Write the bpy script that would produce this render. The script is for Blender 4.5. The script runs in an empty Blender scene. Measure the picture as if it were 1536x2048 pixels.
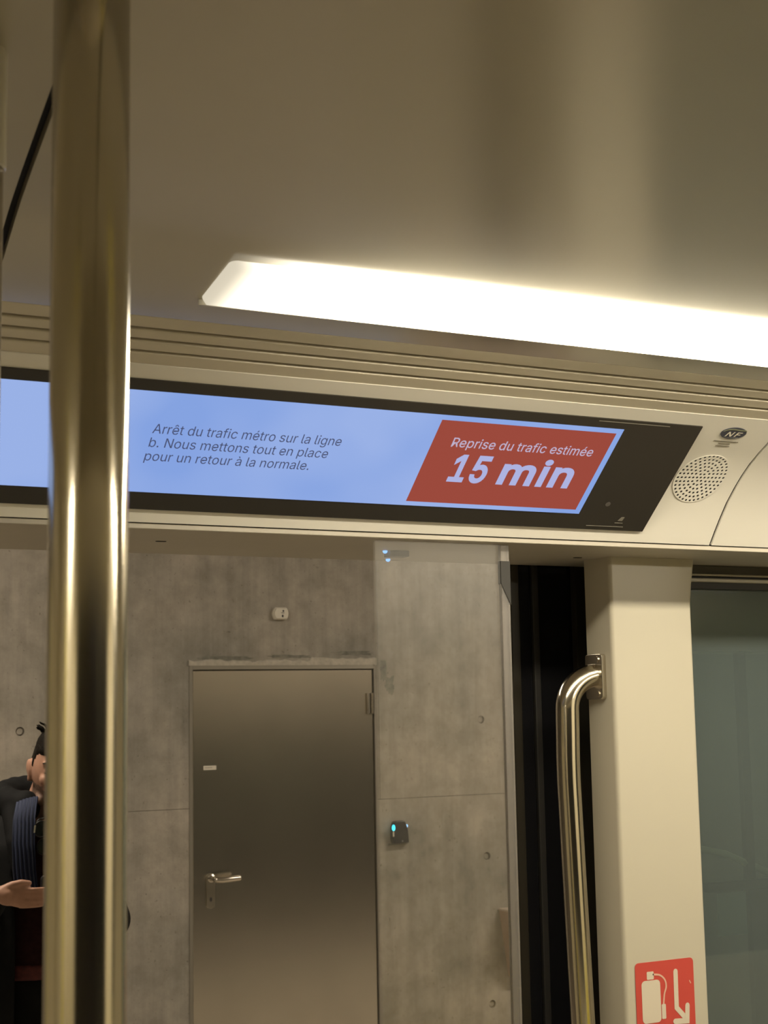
import bpy, bmesh, math, random
from mathutils import Vector, Matrix, noise

random.seed(7)
S = bpy.context.scene
C = S.collection
PI = math.pi

# ------------------------------------------------------------------ camera, world, exposure
cam = bpy.data.cameras.new('camera')
cam.sensor_fit = 'AUTO'
cam.sensor_width = 36.0
cam.lens = 36.0 * 3000.0 / 2048.0
cam.clip_start = 0.02
cam.dof.use_dof = True
cam.dof.focus_distance = 2.3
cam.dof.aperture_fstop = 19.0
cam_o = bpy.data.objects.new('camera', cam)
C.objects.link(cam_o)
R_ = Vector((0.89209795, -0.45147976, -0.01809049))
D_ = Vector((0.04213809, 0.12299168, -0.9915127))
F_ = Vector((0.4498729, 0.88376415, 0.12874513))
cm = Matrix.Identity(4)
for i in range(3):
    cm[i][0] = R_[i]; cm[i][1] = -D_[i]; cm[i][2] = -F_[i]
cm[0][3], cm[1][3], cm[2][3] = 0.0, 0.0, 1.8
cam_o.matrix_world = cm
S.camera = cam_o

w = bpy.data.worlds.new('world'); S.world = w
w.use_nodes = True
w.node_tree.nodes['Background'].inputs[0].default_value = (1.0, 0.85, 0.65, 1)
w.node_tree.nodes['Background'].inputs[1].default_value = 0.01
S.view_settings.view_transform = 'Standard'
S.view_settings.look = 'None'
S.view_settings.gamma = 1.0
S.view_settings.use_curve_mapping = False
S.view_settings.exposure = 0.0
CAR_LIGHT = 43.0        # luminance of the car's ceiling light strips
PLATFORM_LIGHT = 70.0  # luminance of the platform's ceiling luminaires

# ------------------------------------------------------------------ materials
MATS = {}
def mat(name, col, rough=0.5, metal=0.0, coat=0.0, coat_rough=0.1, spec=0.5, var=0.0, var_scale=8.0, bump=0.0, bump_scale=60.0,
        emit=None, emit_s=0.0, stretch=None, aniso=0.0, ior=None):
    if name in MATS: return MATS[name]
    m = bpy.data.materials.new(name); m.use_nodes = True
    nt = m.node_tree; b = nt.nodes['Principled BSDF']
    b.inputs['Base Color'].default_value = (*col, 1)
    b.inputs['Roughness'].default_value = rough
    b.inputs['Metallic'].default_value = metal
    b.inputs['Coat Weight'].default_value = coat
    b.inputs['Coat Roughness'].default_value = coat_rough
    b.inputs['Specular IOR Level'].default_value = spec
    if ior: b.inputs['IOR'].default_value = ior
    if aniso: b.inputs['Anisotropic'].default_value = aniso
    if emit:
        b.inputs['Emission Color'].default_value = (*emit, 1); b.inputs['Emission Strength'].default_value = emit_s
    if var or bump:
        tc = nt.nodes.new('ShaderNodeTexCoord'); mp = nt.nodes.new('ShaderNodeMapping')
        nt.links.new(tc.outputs['Object'], mp.inputs['Vector'])
        if stretch: mp.inputs['Scale'].default_value = stretch
    if var:
        n = nt.nodes.new('ShaderNodeTexNoise'); n.inputs['Scale'].default_value = var_scale; n.inputs['Detail'].default_value = 5
        r = nt.nodes.new('ShaderNodeValToRGB')
        r.color_ramp.elements[0].position = 0.3; r.color_ramp.elements[1].position = 0.7
        r.color_ramp.elements[0].color = (*[c*(1-var) for c in col], 1); r.color_ramp.elements[1].color = (*[min(1, c*(1+var)) for c in col], 1)
        nt.links.new(mp.outputs[0], n.inputs['Vector']); nt.links.new(n.outputs['Fac'], r.inputs[0]); nt.links.new(r.outputs[0], b.inputs['Base Color'])
    if bump:
        n2 = nt.nodes.new('ShaderNodeTexNoise'); n2.inputs['Scale'].default_value = bump_scale; n2.inputs['Detail'].default_value = 6
        bp = nt.nodes.new('ShaderNodeBump'); bp.inputs['Strength'].default_value = bump; bp.inputs['Distance'].default_value = 0.004
        nt.links.new(mp.outputs[0], n2.inputs['Vector']); nt.links.new(n2.outputs['Fac'], bp.inputs['Height']); nt.links.new(bp.outputs[0], b.inputs['Normal'])
    MATS[name] = m
    return m

def concrete():
    m = bpy.data.materials.new('concrete'); m.use_nodes = True; MATS['concrete'] = m
    nt = m.node_tree; L = nt.links.new; b = nt.nodes['Principled BSDF']
    b.inputs['Roughness'].default_value = 0.75; b.inputs['Specular IOR Level'].default_value = 0.3
    tc = nt.nodes.new('ShaderNodeNewGeometry')
    def nz(scale, detail=6, sc=(1, 1, 1), rough=0.6):
        mp = nt.nodes.new('ShaderNodeMapping'); mp.inputs['Scale'].default_value = sc
        L(tc.outputs['Position'], mp.inputs['Vector'])
        n = nt.nodes.new('ShaderNodeTexNoise'); n.inputs['Scale'].default_value = scale; n.inputs['Detail'].default_value = detail; n.inputs['Roughness'].default_value = rough
        L(mp.outputs[0], n.inputs['Vector']); return n.outputs['Fac']
    def ramp(src, p0, c0, p1, c1):
        r = nt.nodes.new('ShaderNodeValToRGB'); e = r.color_ramp.elements
        e[0].position = p0; e[0].color = (*c0, 1); e[1].position = p1; e[1].color = (*c1, 1); L(src, r.inputs[0]); return r.outputs[0]
    def mix(fac, a, c, mode='MIX'):
        x = nt.nodes.new('ShaderNodeMix'); x.data_type = 'RGBA'; x.blend_type = mode
        if isinstance(fac, float): x.inputs[0].default_value = fac
        else: L(fac, x.inputs[0])
        L(a, x.inputs[6]); L(c, x.inputs[7]); return x.outputs[2]
    big = ramp(nz(1.6, 7), 0.32, (0.32, 0.305, 0.27), 0.68, (0.50, 0.455, 0.395))
    mid = ramp(nz(6.5, 8, rough=0.7), 0.34, (0.62, 0.62, 0.60), 0.62, (1.0, 1.0, 1.0))
    strk = ramp(nz(3.0, 5, (5, 5, 0.35)), 0.35, (0.80, 0.80, 0.78), 0.6, (1.04, 1.03, 1.0))
    c = mix(0.75, big, mid, 'MULTIPLY'); c = mix(0.8, c, strk, 'MULTIPLY')
    pits = ramp(nz(75, 2), 0.26, (0.45, 0.45, 0.42), 0.32, (1, 1, 1))
    c = mix(0.7, c, pits, 'MULTIPLY')
    L(c, b.inputs['Base Color'])
    bp = nt.nodes.new('ShaderNodeBump'); bp.inputs['Strength'].default_value = 0.35; bp.inputs['Distance'].default_value = 0.004
    L(nz(28, 8), bp.inputs['Height']); L(bp.outputs[0], b.inputs['Normal'])
    return m

def glass(name, tint, refl, rough=0.0, haze=0.0, haze_col=(0.6, 0.6, 0.55)):
    m = bpy.data.materials.new(name); m.use_nodes = True; MATS[name] = m
    nt = m.node_tree; nt.nodes.clear(); L = nt.links.new
    o = nt.nodes.new('ShaderNodeOutputMaterial'); t = nt.nodes.new('ShaderNodeBsdfTransparent'); g = nt.nodes.new('ShaderNodeBsdfGlossy')
    t.inputs[0].default_value = (*tint, 1); g.inputs['Roughness'].default_value = rough
    fr = nt.nodes.new('ShaderNodeLayerWeight'); fr.inputs[0].default_value = 0.25
    mr = nt.nodes.new('ShaderNodeMapRange'); mr.inputs[3].default_value = refl; mr.inputs[4].default_value = 0.9
    L(fr.outputs['Fresnel'], mr.inputs[0])
    mx = nt.nodes.new('ShaderNodeMixShader'); L(mr.outputs[0], mx.inputs[0]); L(t.outputs[0], mx.inputs[1]); L(g.outputs[0], mx.inputs[2])
    out = mx
    if haze:
        d = nt.nodes.new('ShaderNodeBsdfDiffuse'); d.inputs[0].default_value = (*haze_col, 1)
        m2 = nt.nodes.new('ShaderNodeMixShader'); m2.inputs[0].default_value = haze
        L(mx.outputs[0], m2.inputs[1]); L(d.outputs[0], m2.inputs[2]); out = m2
    L(out.outputs[0], o.inputs[0]); return m

def emitter(name, col, strength):
    m = bpy.data.materials.new(name); m.use_nodes = True; MATS[name] = m
    nt = m.node_tree; nt.nodes.clear()
    o = nt.nodes.new('ShaderNodeOutputMaterial'); e = nt.nodes.new('ShaderNodeEmission')
    e.inputs[0].default_value = (*col, 1); e.inputs[1].default_value = strength
    nt.links.new(e.outputs[0], o.inputs[0]); return m

CREAM = mat('cream_panel', (0.66, 0.61, 0.48), 0.38, coat=0.25, coat_rough=0.22, var=0.03, var_scale=3)
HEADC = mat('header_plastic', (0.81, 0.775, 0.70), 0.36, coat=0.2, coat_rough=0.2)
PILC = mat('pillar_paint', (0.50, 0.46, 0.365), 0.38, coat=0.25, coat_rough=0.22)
CEIL = mat('ceiling_panel', (0.41, 0.365, 0.265), 0.20, ior=2.3)
SLAT = mat('vent_slat', (0.60, 0.54, 0.42), 0.3, coat=0.2, coat_rough=0.2)
DARK = mat('dark_void', (0.012, 0.011, 0.010), 0.8)
SOFF = mat('soffit_grey', (0.45, 0.41, 0.34), 0.45, var=0.03)
BLACKGL = mat('black_glass', (0.010, 0.010, 0.012), 0.10, spec=0.5)
BLACKFR = mat('black_frame', (0.026, 0.022, 0.016), 0.3, spec=0.3, var=0.1)
RUBBER = mat('rubber', (0.02, 0.018, 0.016), 0.6)
STEEL = mat('polished_steel', (0.72, 0.665, 0.55), 0.16, metal=1.0, var=0.02, var_scale=20)
STEEL2 = mat('satin_steel', (0.66, 0.61, 0.52), 0.25, metal=1.0)
STEELD = mat('brushed_door_steel', (0.65, 0.61, 0.53), 0.25, metal=1.0, var=0.06, var_scale=2.5)
STEELF = mat('door_frame_steel', (0.34, 0.32, 0.27), 0.5, metal=0.7)
CONC = concrete()
WHITEP = mat('white_plastic', (0.72, 0.68, 0.58), 0.5)
BLACKP = mat('black_plastic', (0.014, 0.015, 0.02), 0.4)
BLUE_LED = emitter('blue_led', (0.05, 0.75, 1.0), 2.2)
BLUE_REFL = emitter('blue_reflection_glow', (0.18, 0.42, 1.0), 1.6)

# ------------------------------------------------------------------ helpers
def tag(o, label=None, cat=None, group=None, kind=None):
    if label: o['label'] = label
    if cat: o['category'] = cat
    if group: o['group'] = group
    if kind: o['kind'] = kind
    return o

def empty(name, loc=(0, 0, 0), rz=0.0):
    o = bpy.data.objects.new(name, None); C.objects.link(o); o.location = loc; o.rotation_euler = (0, 0, rz); o.empty_display_size = 0.05
    return o

def link(name, me, m, parent=None, smooth=False):
    """mesh data is in world space; a parent Empty keeps its own place"""
    me.materials.clear(); me.materials.append(m)
    if smooth:
        for p in me.polygons: p.use_smooth = True
    o = bpy.data.objects.new(name, me); C.objects.link(o)
    if parent:
        o.parent = parent
        def world(q):
            b = Matrix.Translation(q.location) @ q.rotation_euler.to_matrix().to_4x4()
            return b if not q.parent else world(q.parent) @ q.matrix_parent_inverse @ b
        mw = world(parent)
        o.matrix_parent_inverse = mw.inverted()
    return o

def fin(name, bm, m, parent=None, smooth=False, bevel=0.0, seg=2):
    bmesh.ops.recalc_face_normals(bm, faces=bm.faces)
    if bevel:
        es = [e for e in bm.edges if len(e.link_faces) == 2 and e.calc_face_angle(0) > 0.6]
        bmesh.ops.bevel(bm, geom=es, offset=bevel, segments=seg, affect='EDGES', profile=0.5, clamp_overlap=True)
    me = bpy.data.meshes.new(name); bm.to_mesh(me); bm.free()
    o = link(name, me, m, parent, smooth)
    return o

def bm_box(bm, a, b):
    vs = [bm.verts.new((x, y, z)) for x in (a[0], b[0]) for y in (a[1], b[1]) for z in (a[2], b[2])]
    for f in ((0, 1, 3, 2), (4, 6, 7, 5), (0, 4, 5, 1), (2, 3, 7, 6), (0, 2, 6, 4), (1, 5, 7, 3)):
        bm.faces.new([vs[i] for i in f])
    return vs

def box(name, a, b, m, parent=None, bevel=0.0):
    bm = bmesh.new(); bm_box(bm, a, b); return fin(name, bm, m, parent, bevel=bevel)

def plate(name, pts, fr, t, m, parent=None, h=0.0, bevel=0.0, holes=None, smooth=False):
    """polygon pts in (u, v) of the frame fr = (O, u, v, n), front at height h along n, thickness t behind it"""
    bm = bmesh.new()
    if callable(fr):
        n = Vector((0, -0.7, -0.7))
        def P(p, k): return fr(p[0], p[1], h - k)
    else:
        O, u, v, n = fr
        def P(p, k): return O + u*p[0] + v*p[1] + n*(h - k)
    if not holes:
        f = [bm.verts.new(P(p, 0)) for p in pts]; b = [bm.verts.new(P(p, t)) for p in pts]
        bm.faces.new(f); bm.faces.new(list(reversed(b)))
        for i in range(len(pts)):
            j = (i+1) % len(pts); bm.faces.new([f[i], b[i], b[j], f[j]])
    else:
        allb = []
        edges = []
        for loop in [pts] + holes:
            f = [bm.verts.new(P(p, 0)) for p in loop]; allb.append((f, loop))
            for i in range(len(f)): edges.append(bm.edges.new((f[i], f[(i+1) % len(f)])))
        keep = [v_.co.copy() for v_ in bm.verts]; flat = [Vector((p[0], p[1], 0)) for loop in [pts] + holes for p in loop]
        for v_, q in zip(bm.verts, flat): v_.co = q
        bmesh.ops.triangle_fill(bm, edges=edges, use_beauty=True, normal=(0, 0, 1))
        for v_, q in zip(bm.verts, keep): v_.co = q
        for f, loop in allb:
            b = [bm.verts.new(P(p, t)) for p in loop]
            for i in range(len(f)):
                j = (i+1) % len(f); bm.faces.new([f[i], b[i], b[j], f[j]])
    return fin(name, bm, m, parent, bevel=bevel, smooth=smooth)

def extrude_x(name, prof, x0, x1, m, parent=None, closed=True, smooth=False, bevel=0.0):
    bm = bmesh.new()
    a = [bm.verts.new((x0, y, z)) for y, z in prof]; b = [bm.verts.new((x1, y, z)) for y, z in prof]
    n = len(prof)
    for i in range(n if closed else n-1):
        j = (i+1) % n; bm.faces.new([a[i], a[j], b[j], b[i]])
    if closed: bm.faces.new(a); bm.faces.new(list(reversed(b)))
    return fin(name, bm, m, parent, smooth=smooth, bevel=bevel)

def bm_tube(bm, path, rad, seg=20, caps=True):
    path = [Vector(p) for p in path]; rads = rad if isinstance(rad, (list, tuple)) else [rad]*len(path)
    rings = []; up = None
    for i, p in enumerate(path):
        t = (path[min(i+1, len(path)-1)] - path[max(i-1, 0)]).normalized()
        if up is None:
            up = Vector((0, 0, 1)) if abs(t.z) < 0.9 else Vector((0, 1, 0))
        a = t.cross(up).normalized(); c = a.cross(t).normalized(); up = c
        rings.append([bm.verts.new(p + (a*math.cos(2*PI*k/seg) + c*math.sin(2*PI*k/seg))*rads[i]) for k in range(seg)])
    for r0, r1 in zip(rings, rings[1:]):
        for k in range(seg):
            bm.faces.new([r0[k], r0[(k+1) % seg], r1[(k+1) % seg], r1[k]])
    if caps: bm.faces.new(list(reversed(rings[0]))); bm.faces.new(rings[-1])

def tube(name, path, rad, m, parent=None, seg=24):
    bm = bmesh.new(); bm_tube(bm, path, rad, seg); o = fin(name, bm, m, parent)
    for p in o.data.polygons:
        p.use_smooth = len(p.vertices) == 4
    return o

def lathe(name, prof, origin, axis, m, parent=None, seg=32):
    """prof: (radius, height along axis)"""
    ax = Vector(axis).normalized(); q = Vector((0, 0, 1)).rotation_difference(ax)
    bm = bmesh.new(); rings = []
    for r, hh in prof:
        rings.append([bm.verts.new(Vector(origin) + q @ Vector((r*math.cos(2*PI*k/seg), r*math.sin(2*PI*k/seg), hh))) for k in range(seg)])
    for r0, r1 in zip(rings, rings[1:]):
        for k in range(seg): bm.faces.new([r0[k], r0[(k+1) % seg], r1[(k+1) % seg], r1[k]])
    bm.faces.new(list(reversed(rings[0]))); bm.faces.new(rings[-1])
    return fin(name, bm, m, parent, smooth=False)

def rrect(x0, y0, x1, y1, r, n=5):
    pts = []
    for cx, cy, a0 in ((x1-r, y1-r, 0), (x0+r, y1-r, 90), (x0+r, y0+r, 180), (x1-r, y0+r, 270)):
        for k in range(n+1):
            a = math.radians(a0 + 90*k/n); pts.append((cx + r*math.cos(a), cy + r*math.sin(a)))
    return pts

def circ(cx, cy, r, n=24, ry=None):
    return [(cx + r*math.cos(2*PI*k/n), cy + (ry or r)*math.sin(2*PI*k/n)) for k in range(n)]

def stroke(pts, wd, n=6):
    """outline of a round-ended polyline of width wd (2D)"""
    pts = [Vector(p) for p in pts]; L = []; Rr = []
    for i, p in enumerate(pts):
        a = pts[max(i-1, 0)]; b = pts[min(i+1, len(pts)-1)]
        t0 = (p-a).normalized() if i else (b-p).normalized(); t1 = (b-p).normalized() if i < len(pts)-1 else t0
        t = (t0+t1).normalized(); k = 1/max(0.35, t.dot(t1)); nn = Vector((-t.y, t.x))
        L.append(p + nn*wd/2*k); Rr.append(p - nn*wd/2*k)
    def cap(p, t):
        a0 = math.atan2(t.y, t.x)
        return [p + Vector((math.cos(a0 + PI/2 - PI*k/n), math.sin(a0 + PI/2 - PI*k/n)))*wd/2 for k in range(1, n)]
    te = (pts[-1]-pts[-2]).normalized(); ts = (pts[0]-pts[1]).normalized()
    return L + cap(pts[-1], te) + list(reversed(Rr)) + cap(pts[0], ts)

# outlines of the sans-serif letters on the screen: advance, points, triangles (thousandths of the type size)
GLYPHS = {
 '.': (188, '95,-4 78,-1 63,9 53,24 50,41 53,59 63,73 78,83 95,87 113,83 128,73 138,59 141,41 138,24 128,9 113,-1', '7,9,8 6,9,7 6,10,9 5,10,6 5,11,10 4,11,5 4,12,11 3,12,4 3,13,12 2,13,3 2,14,13 1,14,2 1,15,14 0,15,1'),
 '1': (453, '76,0 76,55 391,55 391,0 276,509 276,0 212,0 212,448 209,448 86,358 86,427 198,509', '10,4,11 10,8,4 8,7,4 7,5,4 10,9,8 6,5,7 0,2,1 0,3,2'),
 '5': (453, '221,-7 178,-2 140,11 108,32 83,60 66,93 60,130 122,130 127,108 138,89 154,73 173,60 196,52 221,50 250,53 276,64 298,82 314,104 324,131 328,162 324,193 314,221 297,244 275,262 248,273 218,277 192,275 167,268 145,258 128,246 67,253 96,509 366,509 366,452 151,452 134,301 136,301 155,315 178,325 203,331 229,334 263,330 294,321 321,306 345,285 364,260 379,231 388,199 391,163 385,117 369,76 343,41 309,15 268,-1', '30,34,31 34,32,31 34,33,32 30,35,34 39,41,40 38,41,39 38,42,41 37,42,38 37,43,42 36,43,37 36,44,43 30,36,35 30,26,36 26,25,36 25,44,36 25,45,44 24,45,25 30,27,26 23,45,24 30,28,27 22,45,23 22,46,45 30,29,28 21,46,22 21,47,46 20,47,21 20,48,47 19,48,20 19,49,48 18,49,19 17,49,18 5,7,6 5,8,7 17,50,49 5,9,8 16,50,17 4,9,5 4,10,9 15,50,16 15,51,50 4,11,10 14,51,15 4,12,11 3,12,4 13,51,14 3,13,12 3,51,13 3,52,51 2,52,3 2,53,52 1,53,2 1,0,53'),
 'A': (480, '16,0 201,509 276,509 463,0 395,0 287,302 276,334 264,372 250,420 232,478 245,478 228,419 213,371 201,333 191,302 85,0 110,142 110,199 370,199 370,142', '0,9,1 9,2,1 9,10,2 10,3,2 0,17,9 17,11,9 11,8,9 11,8,10 8,18,10 18,3,10 7,18,8 17,12,11 6,18,7 17,13,12 5,18,6 17,14,13 17,16,14 16,15,14 4,19,5 19,18,5 0,16,17 16,18,17 16,19,18 19,3,18 0,15,16 4,3,19'),
 'F': (410, '60,0 60,509 369,509 369,452 125,452 125,278 346,278 346,221 125,221 125,0', '0,4,1 4,2,1 4,3,2 0,5,4 0,8,5 8,6,5 8,7,6 0,9,8'),
 'N': (523, '60,0 60,509 136,509 343,183 352,169 363,151 375,130 388,107 401,82 414,55 405,54 402,81 401,108 400,134 399,157 399,178 399,195 399,509 463,509 463,0 387,0 202,290 190,310 177,331 164,354 148,381 130,413 108,452 119,454 121,417 122,384 123,354 124,328 125,307 125,291 125,0', '0,27,1 27,2,1 27,28,2 28,3,2 16,18,17 16,19,18 29,26,28 26,3,28 0,29,27 29,26,27 0,30,29 25,3,26 0,31,30 24,3,25 23,3,24 0,32,31 22,3,23 0,33,32 21,3,22 0,34,33 0,35,34 20,3,21 15,19,16 20,4,3 14,19,15 20,5,4 13,19,14 20,6,5 12,19,13 20,7,6 11,19,12 20,8,7 20,10,8 10,9,8 10,19,11 20,19,10'),
 'R': (449, '60,0 60,509 236,509 290,504 333,489 367,465 390,433 405,395 409,352 405,309 390,271 367,240 333,217 289,203 236,198 96,198 96,255 234,255 269,258 298,267 319,281 334,300 342,324 345,352 342,380 334,405 319,425 298,440 269,449 233,452 125,452 125,0 353,0 230,229 303,229 428,0', '0,16,1 16,30,1 30,2,1 30,3,2 30,4,3 30,5,4 30,29,5 29,28,5 28,6,5 16,31,30 27,6,28 26,6,27 26,7,6 25,7,26 24,7,25 24,8,7 23,8,24 22,8,23 22,9,8 21,9,22 21,10,9 20,10,21 19,10,20 19,11,10 18,11,19 17,11,18 0,15,16 31,17,16 31,33,17 33,11,17 33,34,11 34,12,11 31,14,33 14,32,33 35,12,34 13,35,12 14,35,13 0,14,15 0,31,14 32,35,14'),
 'a': (389, '160,-9 126,-5 94,5 68,22 48,45 35,73 30,108 34,138 43,161 58,179 78,193 100,203 125,211 152,216 178,220 209,224 234,227 252,230 265,235 273,243 276,255 276,257 273,279 267,297 256,311 240,322 220,329 196,331 171,329 149,322 132,313 118,301 107,288 100,274 41,291 57,322 79,346 104,364 133,375 163,382 194,384 215,383 239,379 263,372 286,360 306,343 322,320 333,290 337,251 337,0 277,0 277,52 272,52 264,38 252,25 236,12 215,1 190,-6 170,45 202,49 228,59 248,74 263,93 272,115 276,138 276,190 270,186 259,182 246,179 231,176 216,173 200,171 186,169 175,168 154,164 134,159 117,150 103,139 95,124 92,105 94,87 102,72 114,61 130,52 149,47', '39,41,40 39,42,41 38,42,39 38,43,42 37,43,38 37,44,43 36,44,37 36,45,44 35,45,36 35,27,45 27,46,45 35,28,27 26,46,27 35,29,28 25,46,26 35,30,29 34,30,35 24,46,25 24,47,46 34,31,30 23,47,24 34,32,31 22,47,23 33,32,34 22,48,47 21,48,22 20,48,21 19,48,20 19,49,48 18,49,19 17,65,18 65,49,18 16,65,17 15,65,16 14,65,15 13,65,14 12,65,13 11,65,12 10,65,11 9,65,10 9,66,65 64,49,65 9,67,66 9,68,67 8,68,9 8,69,68 8,70,69 8,71,70 8,72,71 8,73,72 8,74,73 8,75,74 7,75,8 7,76,75 7,77,76 7,78,77 63,49,64 6,78,7 6,79,78 62,49,63 5,79,6 5,80,79 61,51,62 51,49,62 5,81,80 60,51,61 4,81,5 4,82,81 4,83,82 59,52,60 52,51,60 4,84,83 59,53,52 50,49,51 58,53,59 4,58,84 4,53,58 3,53,4 3,54,53 3,55,54 2,55,3 2,56,55 1,56,2 1,57,56 0,57,1'),
 'b': (424, '229,-8 198,-5 172,4 153,17 138,31 127,46 118,59 112,59 112,0 53,0 53,509 114,509 114,319 118,319 127,331 137,346 152,360 171,373 197,381 229,384 274,378 313,361 345,332 370,293 385,245 390,189 385,133 370,84 346,45 313,16 274,-2 220,47 253,51 279,66 301,88 316,117 325,151 328,189 325,227 316,261 301,290 280,311 253,325 220,330 188,325 161,312 140,291 125,263 116,229 113,189 116,150 125,115 140,86 162,65 188,51', '9,11,10 9,12,11 18,20,19 17,20,18 17,21,20 16,21,17 16,22,21 15,22,16 14,22,15 14,43,22 43,42,22 42,23,22 13,43,14 13,44,43 13,45,44 41,23,42 9,13,12 9,47,13 47,46,13 46,45,13 40,23,41 40,24,23 39,24,40 9,48,47 38,24,39 38,25,24 9,49,48 37,25,38 9,50,49 36,25,37 36,26,25 35,26,36 9,51,50 35,27,26 34,27,35 9,7,51 7,52,51 33,27,34 7,53,52 33,28,27 32,28,33 7,6,53 6,54,53 9,8,7 5,54,6 31,28,32 5,31,54 5,28,31 4,28,5 4,29,28 3,29,4 2,29,3 2,30,29 1,30,2 1,0,30'),
 'c': (396, '207,-8 159,-2 117,16 82,46 56,85 40,133 34,187 40,243 56,291 82,330 117,360 159,378 207,384 234,383 260,377 284,368 305,356 324,341 340,322 353,301 362,277 303,262 298,276 290,289 281,301 270,311 257,319 242,325 226,329 207,330 173,325 145,310 124,287 108,258 99,224 96,187 99,151 108,117 124,89 145,66 173,51 207,46 226,48 243,52 258,58 271,66 282,76 292,89 299,102 304,117 363,102 354,78 341,56 325,37 306,21 285,9 261,-1 235,-6', '11,13,12 11,14,13 10,14,11 10,15,14 10,16,15 9,16,10 9,17,16 9,29,17 29,18,17 8,30,9 30,29,9 28,18,29 27,18,28 8,31,30 26,18,27 26,19,18 25,19,26 24,19,25 8,32,31 23,19,24 23,20,19 7,32,8 22,20,23 7,33,32 22,21,20 7,34,33 6,34,7 6,35,34 5,35,6 5,36,35 5,37,36 4,37,5 4,38,37 48,50,49 48,51,50 47,51,48 46,51,47 4,39,38 3,39,4 46,52,51 45,52,46 44,52,45 3,40,39 43,52,44 43,53,52 42,53,43 3,41,40 41,53,42 3,53,41 2,53,3 2,54,53 2,55,54 1,55,2 1,56,55 1,57,56 0,57,1'),
 'd': (424, '195,-8 151,-2 111,16 79,45 55,84 39,133 34,189 39,245 55,293 79,332 112,361 151,378 196,384 228,381 253,373 272,360 287,346 298,331 306,319 311,319 311,509 372,509 372,0 313,0 313,59 307,59 298,46 287,31 272,17 252,4 227,-5 205,47 236,51 263,65 284,86 299,115 309,150 312,189 309,229 300,263 284,291 263,312 237,325 205,330 172,325 145,311 124,290 108,261 99,227 96,189 99,151 109,117 124,88 145,66 172,51', '19,21,20 19,22,21 11,13,12 11,14,13 10,14,11 10,15,14 9,15,10 9,16,15 9,17,16 8,44,9 44,43,9 43,17,9 43,18,17 42,18,43 41,18,42 8,45,44 41,19,18 41,40,19 40,39,19 39,22,19 8,46,45 7,46,8 7,47,46 38,22,39 7,48,47 6,48,7 37,22,38 6,49,48 6,50,49 36,22,37 5,50,6 5,51,50 35,22,36 4,51,5 4,52,51 34,24,35 24,22,35 4,53,52 33,24,34 3,53,4 3,54,53 32,25,33 25,24,33 32,26,25 23,22,24 3,31,54 31,26,32 3,26,31 3,27,26 2,27,3 2,28,27 2,29,28 1,29,2 1,30,29 0,30,1'),
 'e': (404, '212,-8 161,-2 117,16 82,46 56,85 40,132 34,187 39,242 55,290 81,329 115,359 157,378 205,384 236,382 266,374 294,361 319,341 341,315 357,282 368,242 371,194 371,169 75,169 75,221 338,221 310,202 307,237 298,269 283,294 263,314 237,326 205,330 173,326 146,313 125,294 109,270 99,241 96,211 96,178 100,139 110,106 128,80 151,61 179,50 212,46 234,48 254,53 271,61 285,73 297,88 306,105 365,91 353,63 335,39 311,19 283,4 249,-5', '11,13,12 11,14,13 10,14,11 10,15,14 10,16,15 9,16,10 9,31,16 31,17,16 9,32,31 30,17,31 8,32,9 29,17,30 8,33,32 29,18,17 28,18,29 8,34,33 27,18,28 8,35,34 7,35,8 27,19,18 7,36,35 26,19,27 26,24,19 24,20,19 6,23,7 23,36,7 23,37,36 25,24,26 6,22,23 37,24,23 37,20,24 38,20,37 38,21,20 5,22,6 39,21,38 5,21,22 5,39,21 5,40,39 4,40,5 4,41,40 49,51,50 49,52,51 48,52,49 3,41,4 3,42,41 47,52,48 47,53,52 3,43,42 46,53,47 45,53,46 3,44,43 44,53,45 3,53,44 2,53,3 2,54,53 2,55,54 1,55,2 1,56,55 0,56,1'),
 'f': (254, '228,379 228,327 6,327 6,379 81,0 81,432 84,461 96,486 113,505 135,519 161,527 187,530 207,529 222,527 234,524 243,521 227,468 222,470 215,472 206,473 195,474 171,470 154,460 145,443 142,419 142,0', '10,12,11 10,13,12 9,13,10 9,14,13 9,15,14 9,16,15 8,17,9 17,16,9 7,19,8 19,18,8 18,17,8 6,20,7 20,19,7 6,21,20 6,22,21 5,22,6 5,23,22 5,24,23 4,24,5 4,25,24 2,0,3 2,1,0'),
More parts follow.
